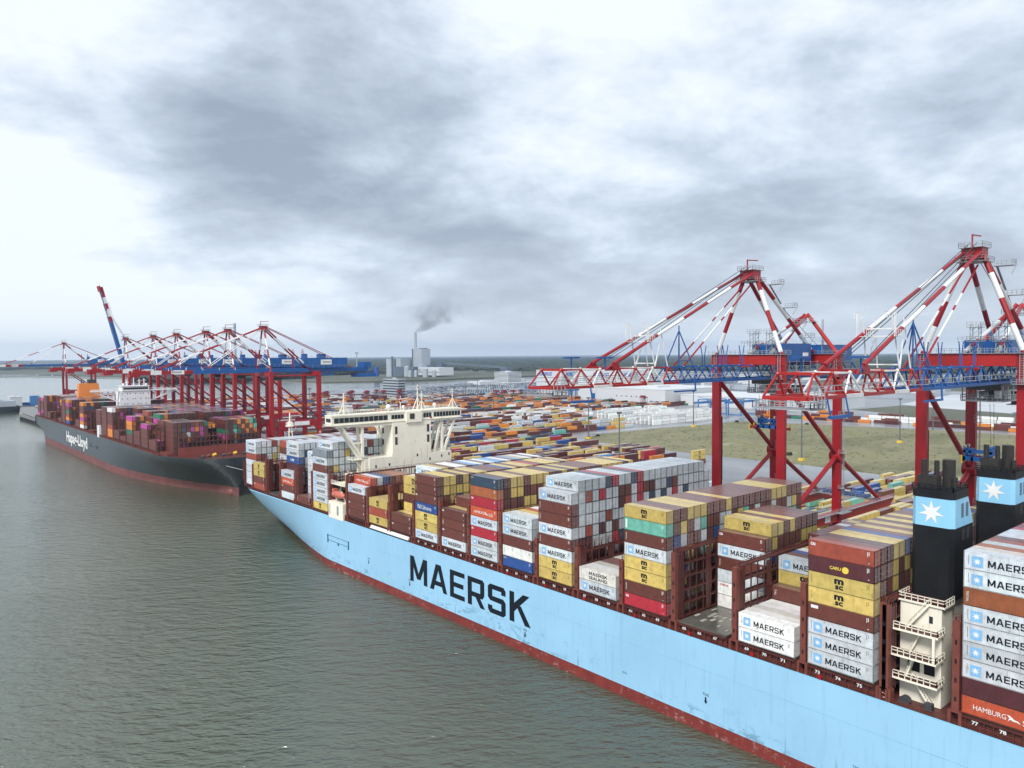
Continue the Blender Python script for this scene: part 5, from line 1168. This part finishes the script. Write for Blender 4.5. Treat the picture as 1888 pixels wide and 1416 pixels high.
# ---------------------------------------------------------------- container yard
def yard(x0, x1, y0, y1, row, dens, tmax, pal, gapx=.4, keep=None, z0=10.0, ln=CL, even=0.0):
    y = y0; 
    while y < y1:
        x = x0; base = 1+int(rnd.random()*tmax); cdom = pick(pal)
        while x < x1-ln:
            if rnd.random() < .22: base = 1+int(rnd.random()*tmax)
            if rnd.random() < .12: cdom = pick(pal)
            if rnd.random() < dens and (keep is None or keep(x+ln/2, y)):
                for t_ in range(min(tmax, max(1, base-(rnd.random() < .25)))):
                    c = cdom if rnd.random() < .4 else pick(pal)
                    bulk.append((x+ln/2-CW/2+CW/2, y, z0+t_*2.75, ln, CW, 2.6 if rnd.random() < .3 else 2.896, shade(c)))
            x += ln+gapx
        y += row
pN = [('Y',.50),('BR',.26),('DB',.10),('RE',.04),('BL',.04),('TE',.02),('NB',.04)]
yard(243, 262, -20, 175, 30, 0, 1, pN)
yard(266, 342, -30, 186, 2.95, .97, 2, pN, gapx=.15)
yard(346, 434, -30, 176, 2.95, .96, 2, pN, gapx=.15)
pM = [('Y',.30),('BR',.28),('DB',.16),('RE',.07),('BL',.06),('NB',.06),('OG',.05),('LB',.02),('W',.04)]
yard(266, 396, 300, 430, 3.1, .97, 3, pM, keep=lambda x, y: (x < 400 and not (355 < x < 362)))
pF = [('OG',.15),('BR',.28),('DB',.15),('W',.16),('Wh',.10),('NB',.06),('Y',.05),('BL',.04),('GN',.03),('RE',.02),('MG',.01)]
yard(266, 440, 436, 520, 3.4, .96, 3, [('BR',.25),('DB',.12),('Y',.22),('BL',.10),('NB',.10),('OG',.11),('W',.07),('TE',.03)])
yard(266, 470, 528, 690, 3.4, .96, 3, pF)
yard(266, 520, 698, 860, 3.4, .95, 3, pF)
yard(266, 480, 868, 1010, 3.4, .92, 3, [('W',.3),('BR',.25),('OG',.15),('Wh',.1),('BL',.1),('DB',.1)])
yard(450, 560, 475, 545, 3.4, .96, 3, [('Y',.25),('OG',.22),('BR',.2),('BL',.1),('GN',.05),('W',.18)])
yard(480, 620, 552, 640, 3.4, .96, 3, [('Wh',.45),('W',.2),('BR',.15),('OG',.1),('Y',.1)])
yard(480, 700, 648, 760, 3.4, .96, 3, [('OG',.4),('BR',.22),('DB',.12),('W',.08),('GN',.04),('NB',.06),('Wh',.08)])
yard(540, 800, 768, 900, 3.4, .95, 3, [('OG',.42),('BR',.22),('DB',.14),('W',.1),('GN',.05),('NB',.07)])
yard(560, 760, 900, 985, 3.9, .55, 2, pF)
yard(700, 860, 620, 750, 4.2, .8, 2, [('OG',.3),('BR',.3),('DB',.15),('W',.15),('GN',.1)])
yard(575, 700, 470, 560, 5.2, .95, 4, [('Wh',.97),('W',.03)])
yard(266, 640, 1022, 1215, 4.6, .6, 2, [('OG',.2),('BR',.3),('W',.25),('DB',.15),('Wh',.1)])
yard(770, 862, 905, 1000, 4.2, .7, 2, pF)
yard(640, 800, 1010, 1090, 5, .5, 1, pF)
# containers and wagons by the far road
for x0, y0, y1, pal_, tm, de in ((746, 90, 455, [('OG',.45),('BR',.3),('DB',.15),('GN',.04),('BL',.06)], 2, .75), (752, 90, 455, [('BR',.5),('OG',.3),('DB',.2)], 2, .9), (770, 220, 430, [('Wh',.8),('BR',.2)], 2, .7), (742, 120, 420, [('DB',.5),('GN',.2),('OG',.3)], 1, .16),
                             (800, 250, 440, [('BR',.5),('OG',.3),('BL',.2)], 2, .6), (790, 190, 260, [('Wh',1.)], 3, 1.0), (793, 190, 260, [('Wh',1.)], 3, 1.0)):
    y = y0
    while y < y1:
        if rnd.random() < de:
            for t_ in range(1+int(rnd.random()*tm)): bulk.append((x0, y, 10+t_*2.9, CW, CL, CH, shade(pick(pal_))))
        y += CL+.8
# single stacks with their own place on the paving
for k, (c, d) in enumerate((('BR', ''), ('Y', 'S'), ('Y', 'S'))):
    o = link('shipping_container', BODY, None, ['brown bottom container of the lone stack beside the grass field', 'middle yellow container of the lone stack beside the grass field', 'top yellow container of the lone stack beside the grass field'][k], 'container', 'lone stack of three on the paving', None, (398, 286, 10+k*TP), shade(c)); o.rotation_euler.z = R(-90)
    o.location = (391, 286, 10+k*TP); o.rotation_euler.z = R(90)
    for dm in DOORS: link('door', dm, o, color=tuple(o.color)[:3])
    for nm, me in D.get(d, []): link(nm, me, o)
o = link('shipping_container', BODY, None, 'pale grey starred container standing alone on the paving between red crane legs', 'container', None, None, (330, 232, 10), shade('W')); o.rotation_euler.z = R(90)
for dm in DOORS: link('door', dm, o, color=tuple(o.color)[:3])
for nm, me in D['M']: link(nm, me, o)
# ---- everything in 'bulk' becomes one mesh with colour and UV in metres
nb_ = len(bulk); A = np.array([c[:6] for c in bulk], float); C_ = np.array([c[6] for c in bulk], np.float32)
lonx = A[:, 3] > A[:, 4]
x0 = np.where(lonx, A[:, 0]-A[:, 3]/2, A[:, 0]); x0 = A[:, 0].copy(); x1 = x0+A[:, 3]
y0 = A[:, 1]; y1 = y0+A[:, 4]; z0 = A[:, 2]+.02; z1 = z0+A[:, 5]-.04; x0 = x0+.03; x1 = x1-.03
cor = np.stack([np.stack(p, 1) for p in ((x0,y0,z0),(x1,y0,z0),(x1,y1,z0),(x0,y1,z0),(x0,y0,z1),(x1,y0,z1),(x1,y1,z1),(x0,y1,z1))], 1).reshape(-1, 3)
fq = np.array([(4,5,6,7),(0,1,5,4),(1,2,6,5),(2,3,7,6),(3,0,4,7)]); F_ = (np.arange(nb_)[:, None, None]*8+fq[None]).reshape(-1, 4)
me = bpy.data.meshes.new('containers'); me.vertices.add(len(cor)); me.vertices.foreach_set('co', cor.ravel())
me.loops.add(F_.size); me.loops.foreach_set('vertex_index', F_.ravel()); me.polygons.add(len(F_)); me.polygons.foreach_set('loop_start', np.arange(0, F_.size, 4)); me.polygons.foreach_set('loop_total', np.full(len(F_), 4))
me.update(calc_edges=True); me.shade_flat()
at = me.attributes.new('col', 'FLOAT_COLOR', 'CORNER'); at.data.foreach_set('color', np.concatenate([np.repeat(C_, 20, axis=0), np.ones((nb_*20, 1), np.float32)], 1).ravel())
uv = me.uv_layers.new(name='uv'); dx, dy, dz = A[:, 3], A[:, 4], A[:, 5]; U = np.zeros((nb_, 5, 4, 2), np.float32)
for i, (a, h_) in enumerate(((dx, dy), (dx, dz), (dy, dz), (dx, dz), (dy, dz))):
    U[:, i, 1, 0] = a; U[:, i, 2, 0] = a; U[:, i, 2, 1] = h_; U[:, i, 3, 1] = h_
    if i: U[:, i, :, 0] += np.where(a < 4, 100., 0.)[:, None]
    else: U[:, i, :, 0] += 50
uv.data.foreach_set('uv', U.ravel())
m = mat('container_paint_far', vcol=True, rough=.5, var=.16, vscale=.5, rust=.25, streak=.22, wet=.26, pale_top=.18); t = m.node_tree; n = t.nodes.new; l = t.links.new
uvn = n('ShaderNodeUVMap'); sp = n('ShaderNodeSeparateXYZ'); l(uvn.outputs[0], sp.inputs[0])
def wm2(op, a, b_=0.0):
    k = n('ShaderNodeMath'); k.operation = op
    for i, x in enumerate((a, b_)):
        if isinstance(x, (int, float)): k.inputs[i].default_value = x
        else: l(x, k.inputs[i])
    return k.outputs[0]
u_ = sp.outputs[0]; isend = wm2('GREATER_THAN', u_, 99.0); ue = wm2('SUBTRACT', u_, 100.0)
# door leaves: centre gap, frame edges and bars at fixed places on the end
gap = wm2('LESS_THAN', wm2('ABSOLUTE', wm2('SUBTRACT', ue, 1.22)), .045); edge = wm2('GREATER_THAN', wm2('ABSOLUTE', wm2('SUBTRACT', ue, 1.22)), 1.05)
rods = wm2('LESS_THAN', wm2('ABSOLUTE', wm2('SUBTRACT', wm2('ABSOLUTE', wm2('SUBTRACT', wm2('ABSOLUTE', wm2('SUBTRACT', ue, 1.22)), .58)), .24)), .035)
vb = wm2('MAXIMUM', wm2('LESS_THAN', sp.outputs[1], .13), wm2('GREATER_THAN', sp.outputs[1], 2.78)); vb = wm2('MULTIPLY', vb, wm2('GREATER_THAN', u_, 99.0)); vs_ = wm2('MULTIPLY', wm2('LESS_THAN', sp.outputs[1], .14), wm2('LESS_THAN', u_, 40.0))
seam_shade = wm2('MAXIMUM', wm2('MULTIPLY', wm2('MAXIMUM', wm2('MAXIMUM', gap, edge), vb), isend), wm2('MULTIPLY', vs_, .7)); rods = wm2('MULTIPLY', rods, isend)  # painted dark outlines: door gap, plus shade and dirt at edges and between tiers
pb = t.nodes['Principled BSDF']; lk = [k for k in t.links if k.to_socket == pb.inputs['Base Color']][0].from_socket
k1 = n('ShaderNodeMixRGB'); k1.blend_type = 'MIX'; l(wm2('MULTIPLY', seam_shade, .9), k1.inputs[0]); l(lk, k1.inputs[1]); k1.inputs[2].default_value = (.02, .018, .016, 1)
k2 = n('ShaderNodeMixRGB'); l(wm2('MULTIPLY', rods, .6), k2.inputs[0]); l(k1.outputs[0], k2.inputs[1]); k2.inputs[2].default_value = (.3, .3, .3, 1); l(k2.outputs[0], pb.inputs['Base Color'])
wv = wm2('MULTIPLY', wm2('SINE', wm2('MULTIPLY', u_, 22.4)), .5); bpn = n('ShaderNodeBump'); bpn.inputs['Strength'].default_value = .0; bpn.inputs['Distance'].default_value = .04; l(wv, bpn.inputs['Height']); l(bpn.outputs[0], pb.inputs['Normal'])
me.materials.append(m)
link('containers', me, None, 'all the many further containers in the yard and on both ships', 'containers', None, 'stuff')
print('bulk containers', nb_)
# ---------------------------------------------------------------- light masts
def mast(x, y, h_, lb, base=True):
    o = thing('light_mast', lb, 'light mast', (x, y, 10), 'tall light masts of the terminal')
    MB().tube((0,0,0), (0,0,h_), .55, 8, 0, .3).build('pole', M['mast'], o)
    b = MB(); b.box(-1.9, -.3, h_-.3, 1.9, .3, h_); b.box(-.3, -1.9, h_-.3, .3, 1.9, h_); [b.box(k-.3, -.5, h_-1.0, k+.3, .2, h_-.3) for k in (-1.7, -.8, .8, 1.7)]; b.build('lamp_head', M['mast'], o)
    if base: b = MB(); b.box(-1.6, -1.6, 0, 1.6, 1.6, 1.7); b.build('base_block', M['yellow'], o)
for a in ((450.8, 432.3, 34, 'dark light mast on a yellow block at the near tip of the field'), (594.5, 433.7, 34, 'light mast on a yellow block where the field meets the far road'), (456.4, 249.4, 34, 'light mast on a yellow block between the two truss cranes'),
          (599.5, 248.1, 34, 'light mast on a yellow block in mid field, left of the funnels'), (718, 269, 30, 'light mast at the far field edge left of the funnels', ),
          (330, 292, 36, 'tall dark light mast rising behind the blue ship\'s white containers'), (262, 560, 40, 'dark light mast right behind the nearest row crane leg'), (330, 690, 38, 'light mast in the yard above the left bridge wing'), (430, 610, 38, 'dark light mast in the yard above the bridge roof'),
          (560, 690, 34, 'light mast in the yard right of the bridge'), (520, 880, 34, 'light mast in the far yard left of the office block'), (700, 900, 32, 'light mast right of the banded office block'), (760, 1010, 32, 'light mast beyond the far yard edge'), (800, 760, 32, 'light mast before the white halls'), (280, 900, 38, 'light mast seen between far crane legs')):
    mast(*a[:4], base=a[2] > 30 and a[0] > 440 and a[1] < 440)
# ---------------------------------------------------------------- buildings
def building(name, lb, cat, x0, y0, x1, y1, h_, m, z=10, roof=None, bands=0, parapet=.8):
    o = thing(name, lb, cat, (x0, y0, z)); dx, dy = x1-x0, y1-y0
    MB().box(0, 0, -.5, dx, dy, h_).build('wall', m, o)
    b = MB(); b.box(-.25, -.25, h_, dx+.25, dy+.25, h_+parapet); b.box(dx*.3, dy*.3, h_+parapet, dx*.5, dy*.5, h_+parapet+2.5); b.build('roof', roof or m, o)
    if bands:
        b = MB(); st = h_/bands
        for i in range(bands): z0_ = i*st+st*.38; b.box(-.12, .6, z0_, dx+.12, dy-.6, z0_+st*.42); b.box(.6, -.12, z0_, dx-.6, dy+.12, z0_+st*.42)
        b.build('window_band', M['glass'], o)
    return o
o = building('warehouse', 'long low white hall behind the reefer racks', 'warehouse', 815, 640, 960, 800, 20, M['bgwhite'])
b = MB(); b.box(-.15, 128, 0, 0, 136, 12); b.cut(); b.box(-.15, 20, 0, 0, 26, 5); b.build('door', M['cblue'], o); b = MB(); [b.cut().box(-.12, 40+k*9, 9, 0, 42+k*9, 10.5) for k in range(6)]; b.build('window', M['glass'], o)
o = building('warehouse', 'lower white hall standing in front at right', 'warehouse', 838, 440, 960, 632, 13, M['bgwhite'])
b = MB(); [b.cut().box(-.15, 12+k*22, 0, 0, 17+k*22, 5) for k in range(8)]; b.build('door', M['bggrey'], o)
for x0_, y0_, lb in ((880, 905, 'white cold store with blue lettering, left one'), (905, 800, 'white cold store with blue lettering, right one')):
    o = building('cold_store', lb, 'cold store', x0_, y0_, x0_+110, y0_+62 if y0_ > 850 else y0_+92, 42, M['bgwhite'])
    tv, tf = fit_text('NORDFROST', 34, 6.2, .03); b = MB(); b.add([(-.3, 56-u, 33+v_) for u, v_ in tv], tf); b.build('sign_lettering', M['letter_blue'], o)
    tv, tf = fit_text('NORDFROST', 34, 6.2, .03); b = MB(); b.add([(10+u, -.3, 33+v_) for u, v_ in tv], tf); b.build('sign_lettering', M['letter_blue'], o)
    b = MB(); b.tube((30, -3, 0), (30, -3, 38), 5, 14); b.build('silo', M['bggrey'], o)
building('office_block', 'banded white office block at the far end of the yard', 'office', 652, 1046, 666, 1092, 30, M['bggrey'], bands=7)
o = building('office_tower', 'pale grey slab office tower at the edge of the woods', 'office', 1215, 1440, 1260, 1492, 25, M['bgwhite'], bands=8)
SH = []
while len(SH) < 46:
    a_ = R(rnd.uniform(36, 74)); d_ = rnd.uniform(1330, 2300); x, y = d_*math.sin(a_), d_*math.cos(a_)
    if (y > 1480+(x-1042)*.35 and x < 2100) or y < 420: continue
    SH.append((x, y))
for i, (x, y) in enumerate(SH):
    building('shed', ['low pale shed among the vehicle lots', 'low grey shed among the vehicle lots'][i % 2], 'shed', x, y, x+rnd.uniform(12, 60), y+rnd.uniform(12, 60), rnd.uniform(4, 11), [M['bgwhite'], M['bggrey']][i % 2])['group'] = ['pale sheds', 'grey sheds'][i % 2]
# power station
P0 = (1535, 2300)
o = thing('power_station', 'grey power station block with tall smoking chimney', 'power station', (0, 0, 10))
MB().box(1524, 2284, -.5, 1562, 2345, 92).build('boiler_house', M['bggrey'], o)
b = MB(); b.box(1523.6, 2338, 0, 1524.2, 2346, 93); b.cut(); b.box(1540, 2262, 0, 1560, 2274.9, 34); b.cut(); b.box(1540, 2295, 92, 1558, 2328, 95); b.build('stair_core', M['bgdark'], o)
MB().box(1500, 2140, -.5, 1560, 2290, 26).build('turbine_hall', M['bgwhite'], o)
b = MB(); b.box(1499.5, 2140, 8, 1500, 2290, 12); b.box(1499.3, 2250, 12, 1499.8, 2285, 22); b.build('hall_band', M['bggrey'], o)
MB().tube((1533, 2336, 0), (1533, 2336, 152), 5.6, 18, 0, 4.6).build('chimney', M['bggrey'], o)
MB().box(1490, 2370, -.5, 1530, 2400, 58).build('filter_house', M['bggrey'], o)
b = MB(); b.box(1580, 2240, 20, 1600, 2275, 44); b.bar((1590, 2240, 40), (1640, 1960, 26), 5, 6); b.box(1625, 1930, 0, 1650, 1965, 28); b.build('conveyor', M['bgdark'], o)
b = MB(); b.box(1420, 2180, 0, 1440, 2320, 30); b.build('coal_gallery', M['bgdark'], o)
o = thing('silo', 'tall round pale concrete silo left of the power station', 'silo', (1312, 2150, 10)); MB().tube((0,0,0), (0,0,58), 13, 24).build('shell', M['bggrey'], o); MB().box(-3, -14, 0, 3, -12, 66).build('lift_shaft', M['bgdark'], o)
MB().tube((1290, 2200, 10), (1290, 2200, 42), 8, 16).build('tank', mat('blue_cladding', (.02,.07,.30)), None, label='dark blue round tank left of the tall silo', cat='tank')
for i, (x, y, h_, r_) in enumerate(((1330, 2060, 18, 6), (1342, 2045, 19, 6), (1355, 2010, 26, 9), (1380, 1998, 20, 7), (1350, 2110, 32, 9))):
    b = MB(); b.tube((x, y, 10), (x, y, 10+h_), r_, 16); b.tube((x, y, 10+h_), (x, y, 13+h_), r_, 16, 0, 1); b.build('tank', M['bggrey'], None, label=['short grey tank at the silo foot', 'twin grey tank at the silo foot, right one', 'wide grey tank between silo and station', 'low domed tank beside the station', 'grey tank tucked behind the tall silo'][i], cat='tank', group='grey tanks')
# far chimney and masts
o = thing('far_chimney', 'very tall slim pale chimney on the horizon behind the cranes', 'chimney', (2314, 6181, 4)); b = MB(); b.stripe((0,0,0), (0,0,345), 11, (.4, .46, .52, .58, .64, .70, .76, .82, .88, .94), 12, 8); b.build('shaft', [mat('chimney_grey', (.35,.38,.42)), mat('chimney_dark', (.22,.25,.30))], o)
o = thing('radio_mast', 'thin lattice mast on the far shore left of the silo', 'mast', (1646, 2974, 4)); b = MB(); b.bar((0,0,0), (0,0,90), 3.5, w2=2); b.box(-6, -6, 84, 6, 6, 90); b.build('shaft', M['bggrey'], o)
# straddle carriers
M['maroon'] = mat('carrier_maroon', (.20,.03,.04), .5, .15)
def carrier(lb):
    o = thing('straddle_carrier', lb, 'straddle carrier', (0,0,10), 'red straddle carriers of the yard'); b = MB()
    for sx in (-1, 1):
        for k in range(4): b.box(sx*2.3-.2, -4.5+k*2.6, .8, sx*2.3+.2, -4.15+k*2.6, 12.5)
        b.box(sx*2.3-.4, -5, .9, sx*2.3+.4, 5, 1.7); b.box(sx*2.3-.4, -5, 12.2, sx*2.3+.4, 5, 13.2)
    for y in (-4.6, 4.2): b.box(-2.7, y, 12.2, 2.7, y+.6, 13.4)
    b.build('frame', M['maroon'], o); b = MB()
    for sx in (-1, 1):
        for k in range(4): b.cut(); b.tube((sx*2.3-.35, -4+k*2.6, .75), (sx*2.3+.35, -4+k*2.6, .75), .75, 10)
    b.build('wheel', M['black'], o); MB().box(-2.2, -2.2, 13.2, 2.2, 3.5, 15.0).build('engine_deck', M['maroon'], o); MB().box(-3.6, -5.2, 10.5, -2.2, -3.6, 12.6).build('cab', M['glass'], o)
    return o
sc0 = carrier('x'); first = True
clus = [(470+i*13, 1060+j*22-i*3) for i, j in ((0,1),(3,0),(5,1),(6,2),(7,0),(8,1),(9,0),(9,2),(10,1),(11,0),(12,1),(12,2),(13,0),(14,1))]
for i, (x, y) in enumerate(clus):
    lb = 'red straddle carrier in the parked cluster before the banded office'
    if i == 0: o = sc0; o['label'] = lb; o.location = (x, y, 10)
    else: o = copy_tree(sc0, loc=(x, y, 10), label=lb)
    o['group'] = 'straddle carriers parked by the office'
for i, (x, y, lb) in enumerate(((740, 905, 'front red straddle carrier of the group left of the blue gantries'), (752, 900, 'second red straddle carrier of the group left of the blue gantries'), (764, 893, 'third red straddle carrier of the group left of the blue gantries'), (776, 888, 'last red straddle carrier of the group left of the blue gantries'), (729, 442, 'red straddle carrier standing right of the left truss crane leg'), (770, 640, 'red straddle carrier before the long white hall'), (420, 760, 'red straddle carrier working among the far container rows'))):
    o = copy_tree(sc0, loc=(x, y, 10), label=lb); o['group'] = 'straddle carriers at work'
# blue rail gantries
def gantry(lb):
    o = thing('rail_gantry', lb, 'gantry crane', (0,0,10), 'blue rail gantries'); b = MB()
    for x in (-15, 15):
        b.cut()
        for y in (-8, 8): b.bar((x, y, 0), (x, y, 18), 1.1)
        b.bar((x, -8, 1.2), (x, 8, 1.2), 1.2); b.bar((x, -8, 18), (x, 8, 18), 1.0)
    b.build('leg_frame', M['cblue2'], o); b = MB(); b.box(-30, -3.2, 14.2, 30, -2, 16.2); b.box(-30, 2, 14.2, 30, 3.2, 16.2); b.bar((-15, -8, 18), (-15, 8, 21), .5); b.build('main_girder', M['cblue2'], o)
    b = MB(); b.box(-6, -3, 16.2, 0, 3, 19); b.box(-3.2, -.5, 13.5, -1.8, .5, 16.5); b.box(-4, -2, 8, -1, 2, 14); b.build('trolley', M['grey'], o); return o
M['cblue2'] = mat('gantry_blue', (.05,.18,.42), .5, .1)
g0 = gantry('blue rail gantry farthest left, beside the boom tip'); g0.location = (800, 880, 10)
for x, y, lb, rz in ((815, 815, 'second blue rail gantry, behind the red boom tip', 0), (850, 740, 'third blue rail gantry, right of the red boom tip', 0), (720, 500, 'blue rail gantry in front of the low white hall', 0), (745, 478, 'blue rail gantry touching the left red crane leg', 0)):
    o = copy_tree(g0, loc=(x, y, 10), label=lb)
# parked vehicles, far too many and too small to count
b = MB(); m_ = 0
def cars(P_, n_, pit):
    xs_ = [p[0] for p in P_]; ys_ = [p[1] for p in P_]; c = 0
    y = min(ys_)
    while y < max(ys_) and c < n_:
        x = min(xs_)
        while x < max(xs_):
            if rnd.random() < .8 and inpoly(x, y, P_): k = rnd.choice((0, 0, 1, 2)); h_ = 1.5 if rnd.random() < .9 else 3; b.box(x, y, 10.1, x+4.4, y+1.8, 10.1+h_*.6, k); b.box(x+.9, y+.1, 10.1+h_*.6, x+3.5, y+1.7, 10.1+h_, 2); c += 1
            x += 6.0
        y += pit
cars([(905, 60), (1000, 80), (1060, 420), (930, 260)], 900, 3.0); cars([(1060, 520), (1300, 600), (1500, 900), (1120, 860)], 900, 6.5); cars([(1080, 1230), (1180, 1150), (1500, 1400), (1180, 1500)], 800, 8); cars([(900, 1000), (1080, 1230), (1180, 1150), (1040, 900)], 700, 8); cars([(760, 100), (860, 60), (905, 230), (800, 330)], 700, 3.2)
for x_, y_, w_, h__ in ((820, 1010, 120, 160), (700, 1120, 160, 140), (980, 1180, 100, 180), (1120, 980, 160, 160), (1300, 1000, 200, 200), (1250, 1250, 220, 160), (880, 1250, 160, 120), (1500, 1200, 260, 200), (1050, 700, 180, 130), (1450, 950, 200, 180)):
    P_ = [(x_, y_), (x_+w_, y_+10), (x_+w_+10, y_+h__), (x_+8, y_+h__-12)]; cars(P_, 420, 7.5)
b.build('parked_vehicles', [M['bgwhite'], M['bggrey'], M['bgdark']], None, label='rows of tiny parked vehicles on the pale lots', cat='vehicles', kind='stuff')
# ---------------------------------------------------------------- pier and crane ship at the far left
o = thing('pier', 'concrete pier on piles beyond the dark ship', 'pier', (0, 0, 0)); b = MB(); b.poly([(154, 1170), (178, 1340), (240, 1340), (240, 1000), (157, 1000)], 3.6, 6.5); b.build('deck', mat('pier_deck', (.20,.20,.19), .6, .3), o)
b = MB()
for k in range(44): y = 1002+k*7.6; x = 157.4-(y-1000)*.012 if y < 1168 else 154.6+(y-1168)*.14; b.cut(); b.box(x, y, -2, x+1, y+1, 3.6)
b.build('pile', M['dgrey'], o)
b = MB(); [b.cut().box(156.5, 1003+k*13, 6.5, 157.5, 1004.5+k*13, 7.6) for k in range(13)]; b.build('bollard', M['black'], o)
o = building('tank_box', 'white box building on a barge beyond the pier', 'building', 172, 1395, 188, 1420, 15, M['bgwhite'], z=4)
o = thing('work_barge', 'low dark blue work barge behind the pier', 'barge', (0,0,0)); b = MB(); b.poly([(165, 1380), (200, 1380), (240, 1430), (230, 1470), (165, 1470)], -1, 5); b.build('hull', M['dgrey'], o); b = MB(); b.box(200, 1400, 5, 212, 1412, 20); b.box(190, 1420, 5, 235, 1430, 9); b.build('deckhouse', M['cblue2'], o)
o = thing('crane_vessel', 'grey heavy crane vessel cut by the left edge', 'ship', (0,0,0)); b = MB(); b.poly([(40, 1345), (120, 1290), (176, 1330), (176, 1365), (60, 1400)], -1, 9); b.build('hull', M['dgrey'], o)
b = MB(); b.box(100, 1320, 9, 170, 1370, 17); b.box(115, 1330, 17, 150, 1360, 25); b.box(40, 1350, 9, 90, 1380, 22); b.build('deckhouse', M['bggrey'], o)
b = MB(); b.tube((128, 1345, 25), (128, 1345, 36), 6, 14, 1); b.tube((128, 1345, 36), (128, 1345, 40), 8.5, 14, 1); b.tube((128, 1345, 40), (128, 1345, 80), 3.6, 12); b.box(122, 1339, 80, 134, 1351, 83)
b.bar((120, 1345, 40), (70, 1360, 62), 3, 4, 0); b.bar((118, 1345, 38), (80, 1360, 34), 3, 2.5, 1); b.build('crane', [M['bggrey'], M['cblue2']], o)
b = MB()
for k in range(16): b.box(-150+k*55, 3900-k*8, -1, -142+k*55, 3908-k*8, 9)
b.box(-200, 3875, 8, 700, 3882, 10); b.build('jetty', M['bggrey'], None, label='long thin jetty on piles along the far shore', cat='jetty')
# ---------------------------------------------------------------- smoke and haze
def volmat(name, dens, colr, aniso=.2):
    m = bpy.data.materials.new(name); m.use_nodes = True; t = m.node_tree; t.nodes.clear(); v_ = t.nodes.new('ShaderNodeVolumePrincipled'); o_ = t.nodes.new('ShaderNodeOutputMaterial')
    v_.inputs['Density'].default_value = dens; v_.inputs['Color'].default_value = (*colr, 1); v_.inputs['Anisotropy'].default_value = aniso; t.links.new(v_.outputs[0], o_.inputs['Volume']); return m, t, v_
m, t, v_ = volmat('smoke', .02, (.66, .70, .76)); n = t.nodes.new; l = t.links.new
def sm(op, a, b_=0.0, cl=False):
    k = n('ShaderNodeMath'); k.operation = op; k.use_clamp = cl
    for i, x in enumerate((a, b_)):
        if isinstance(x, (int, float)): k.inputs[i].default_value = x
        else: l(x, k.inputs[i])
    return k.outputs[0]
g = n('ShaderNodeNewGeometry'); sx_ = n('ShaderNodeSeparateXYZ'); l(g.outputs['Position'], sx_.inputs[0])
hz_ = sm('MAXIMUM', sm('SUBTRACT', sx_.outputs[2], 160.0), 0.01)
cc_ = sm('MULTIPLY', sm('SUBTRACT', 1.0, sm('EXPONENT', sm('MULTIPLY', hz_, -1/34))), 88.0)     # drift downwind with height
rr_ = sm('ADD', sm('MULTIPLY', sm('SUBTRACT', 1.0, sm('EXPONENT', sm('MULTIPLY', hz_, -1/42))), 92.0), 9.0)
dx_ = sm('SUBTRACT', sm('SUBTRACT', sx_.outputs[0], 1533.0), sm('MULTIPLY', cc_, .76)); dy_ = sm('SUBTRACT', sm('SUBTRACT', sx_.outputs[1], 2335.0), sm('MULTIPLY', cc_, -.65))
rd = sm('DIVIDE', sm('SQRT', sm('ADD', sm('MULTIPLY', dx_, dx_), sm('MULTIPLY', dy_, dy_))), rr_)
k = n('ShaderNodeTexNoise'); l(g.outputs['Position'], k.inputs['Vector']); k.inputs['Scale'].default_value = .022; k.inputs['Detail'].default_value = 5; k.inputs['Roughness'].default_value = .6; k.inputs['Distortion'].default_value = .6
f_ = sm('ADD', sm('MULTIPLY', sm('SUBTRACT', 1.0, rd), 1.15), sm('MULTIPLY', sm('SUBTRACT', k.outputs[0], .51), 4.8))
f_ = sm('MULTIPLY', sm('ADD', f_, sm('MULTIPLY', sm('EXPONENT', sm('MULTIPLY', hz_, -1/14)), sm('MULTIPLY', sm('SUBTRACT', 1.0, rd), 4.0))), 1.0, True)
fd = sm('DIVIDE', sm('SUBTRACT', 190.0, hz_), 150.0, True); f_ = sm('MULTIPLY', f_, sm('MULTIPLY', fd, fd))
l(sm('MULTIPLY', f_, .015), v_.inputs['Density'])
MB().box(1445, 2130, 161, 1745, 2440, 350).build('smoke', m, None, label='grey smoke plume drifting right from the power station chimney', cat='smoke', kind='stuff')
m, t, v_ = volmat('haze_air', 1/22000, (.56, .74, 1.0), .1)
MB().box(-6000, -300, -8, 17000, 17500, 352).build('haze', m, None, label='thin blue grey haze filling the air over harbour and land', cat='haze', kind='stuff')
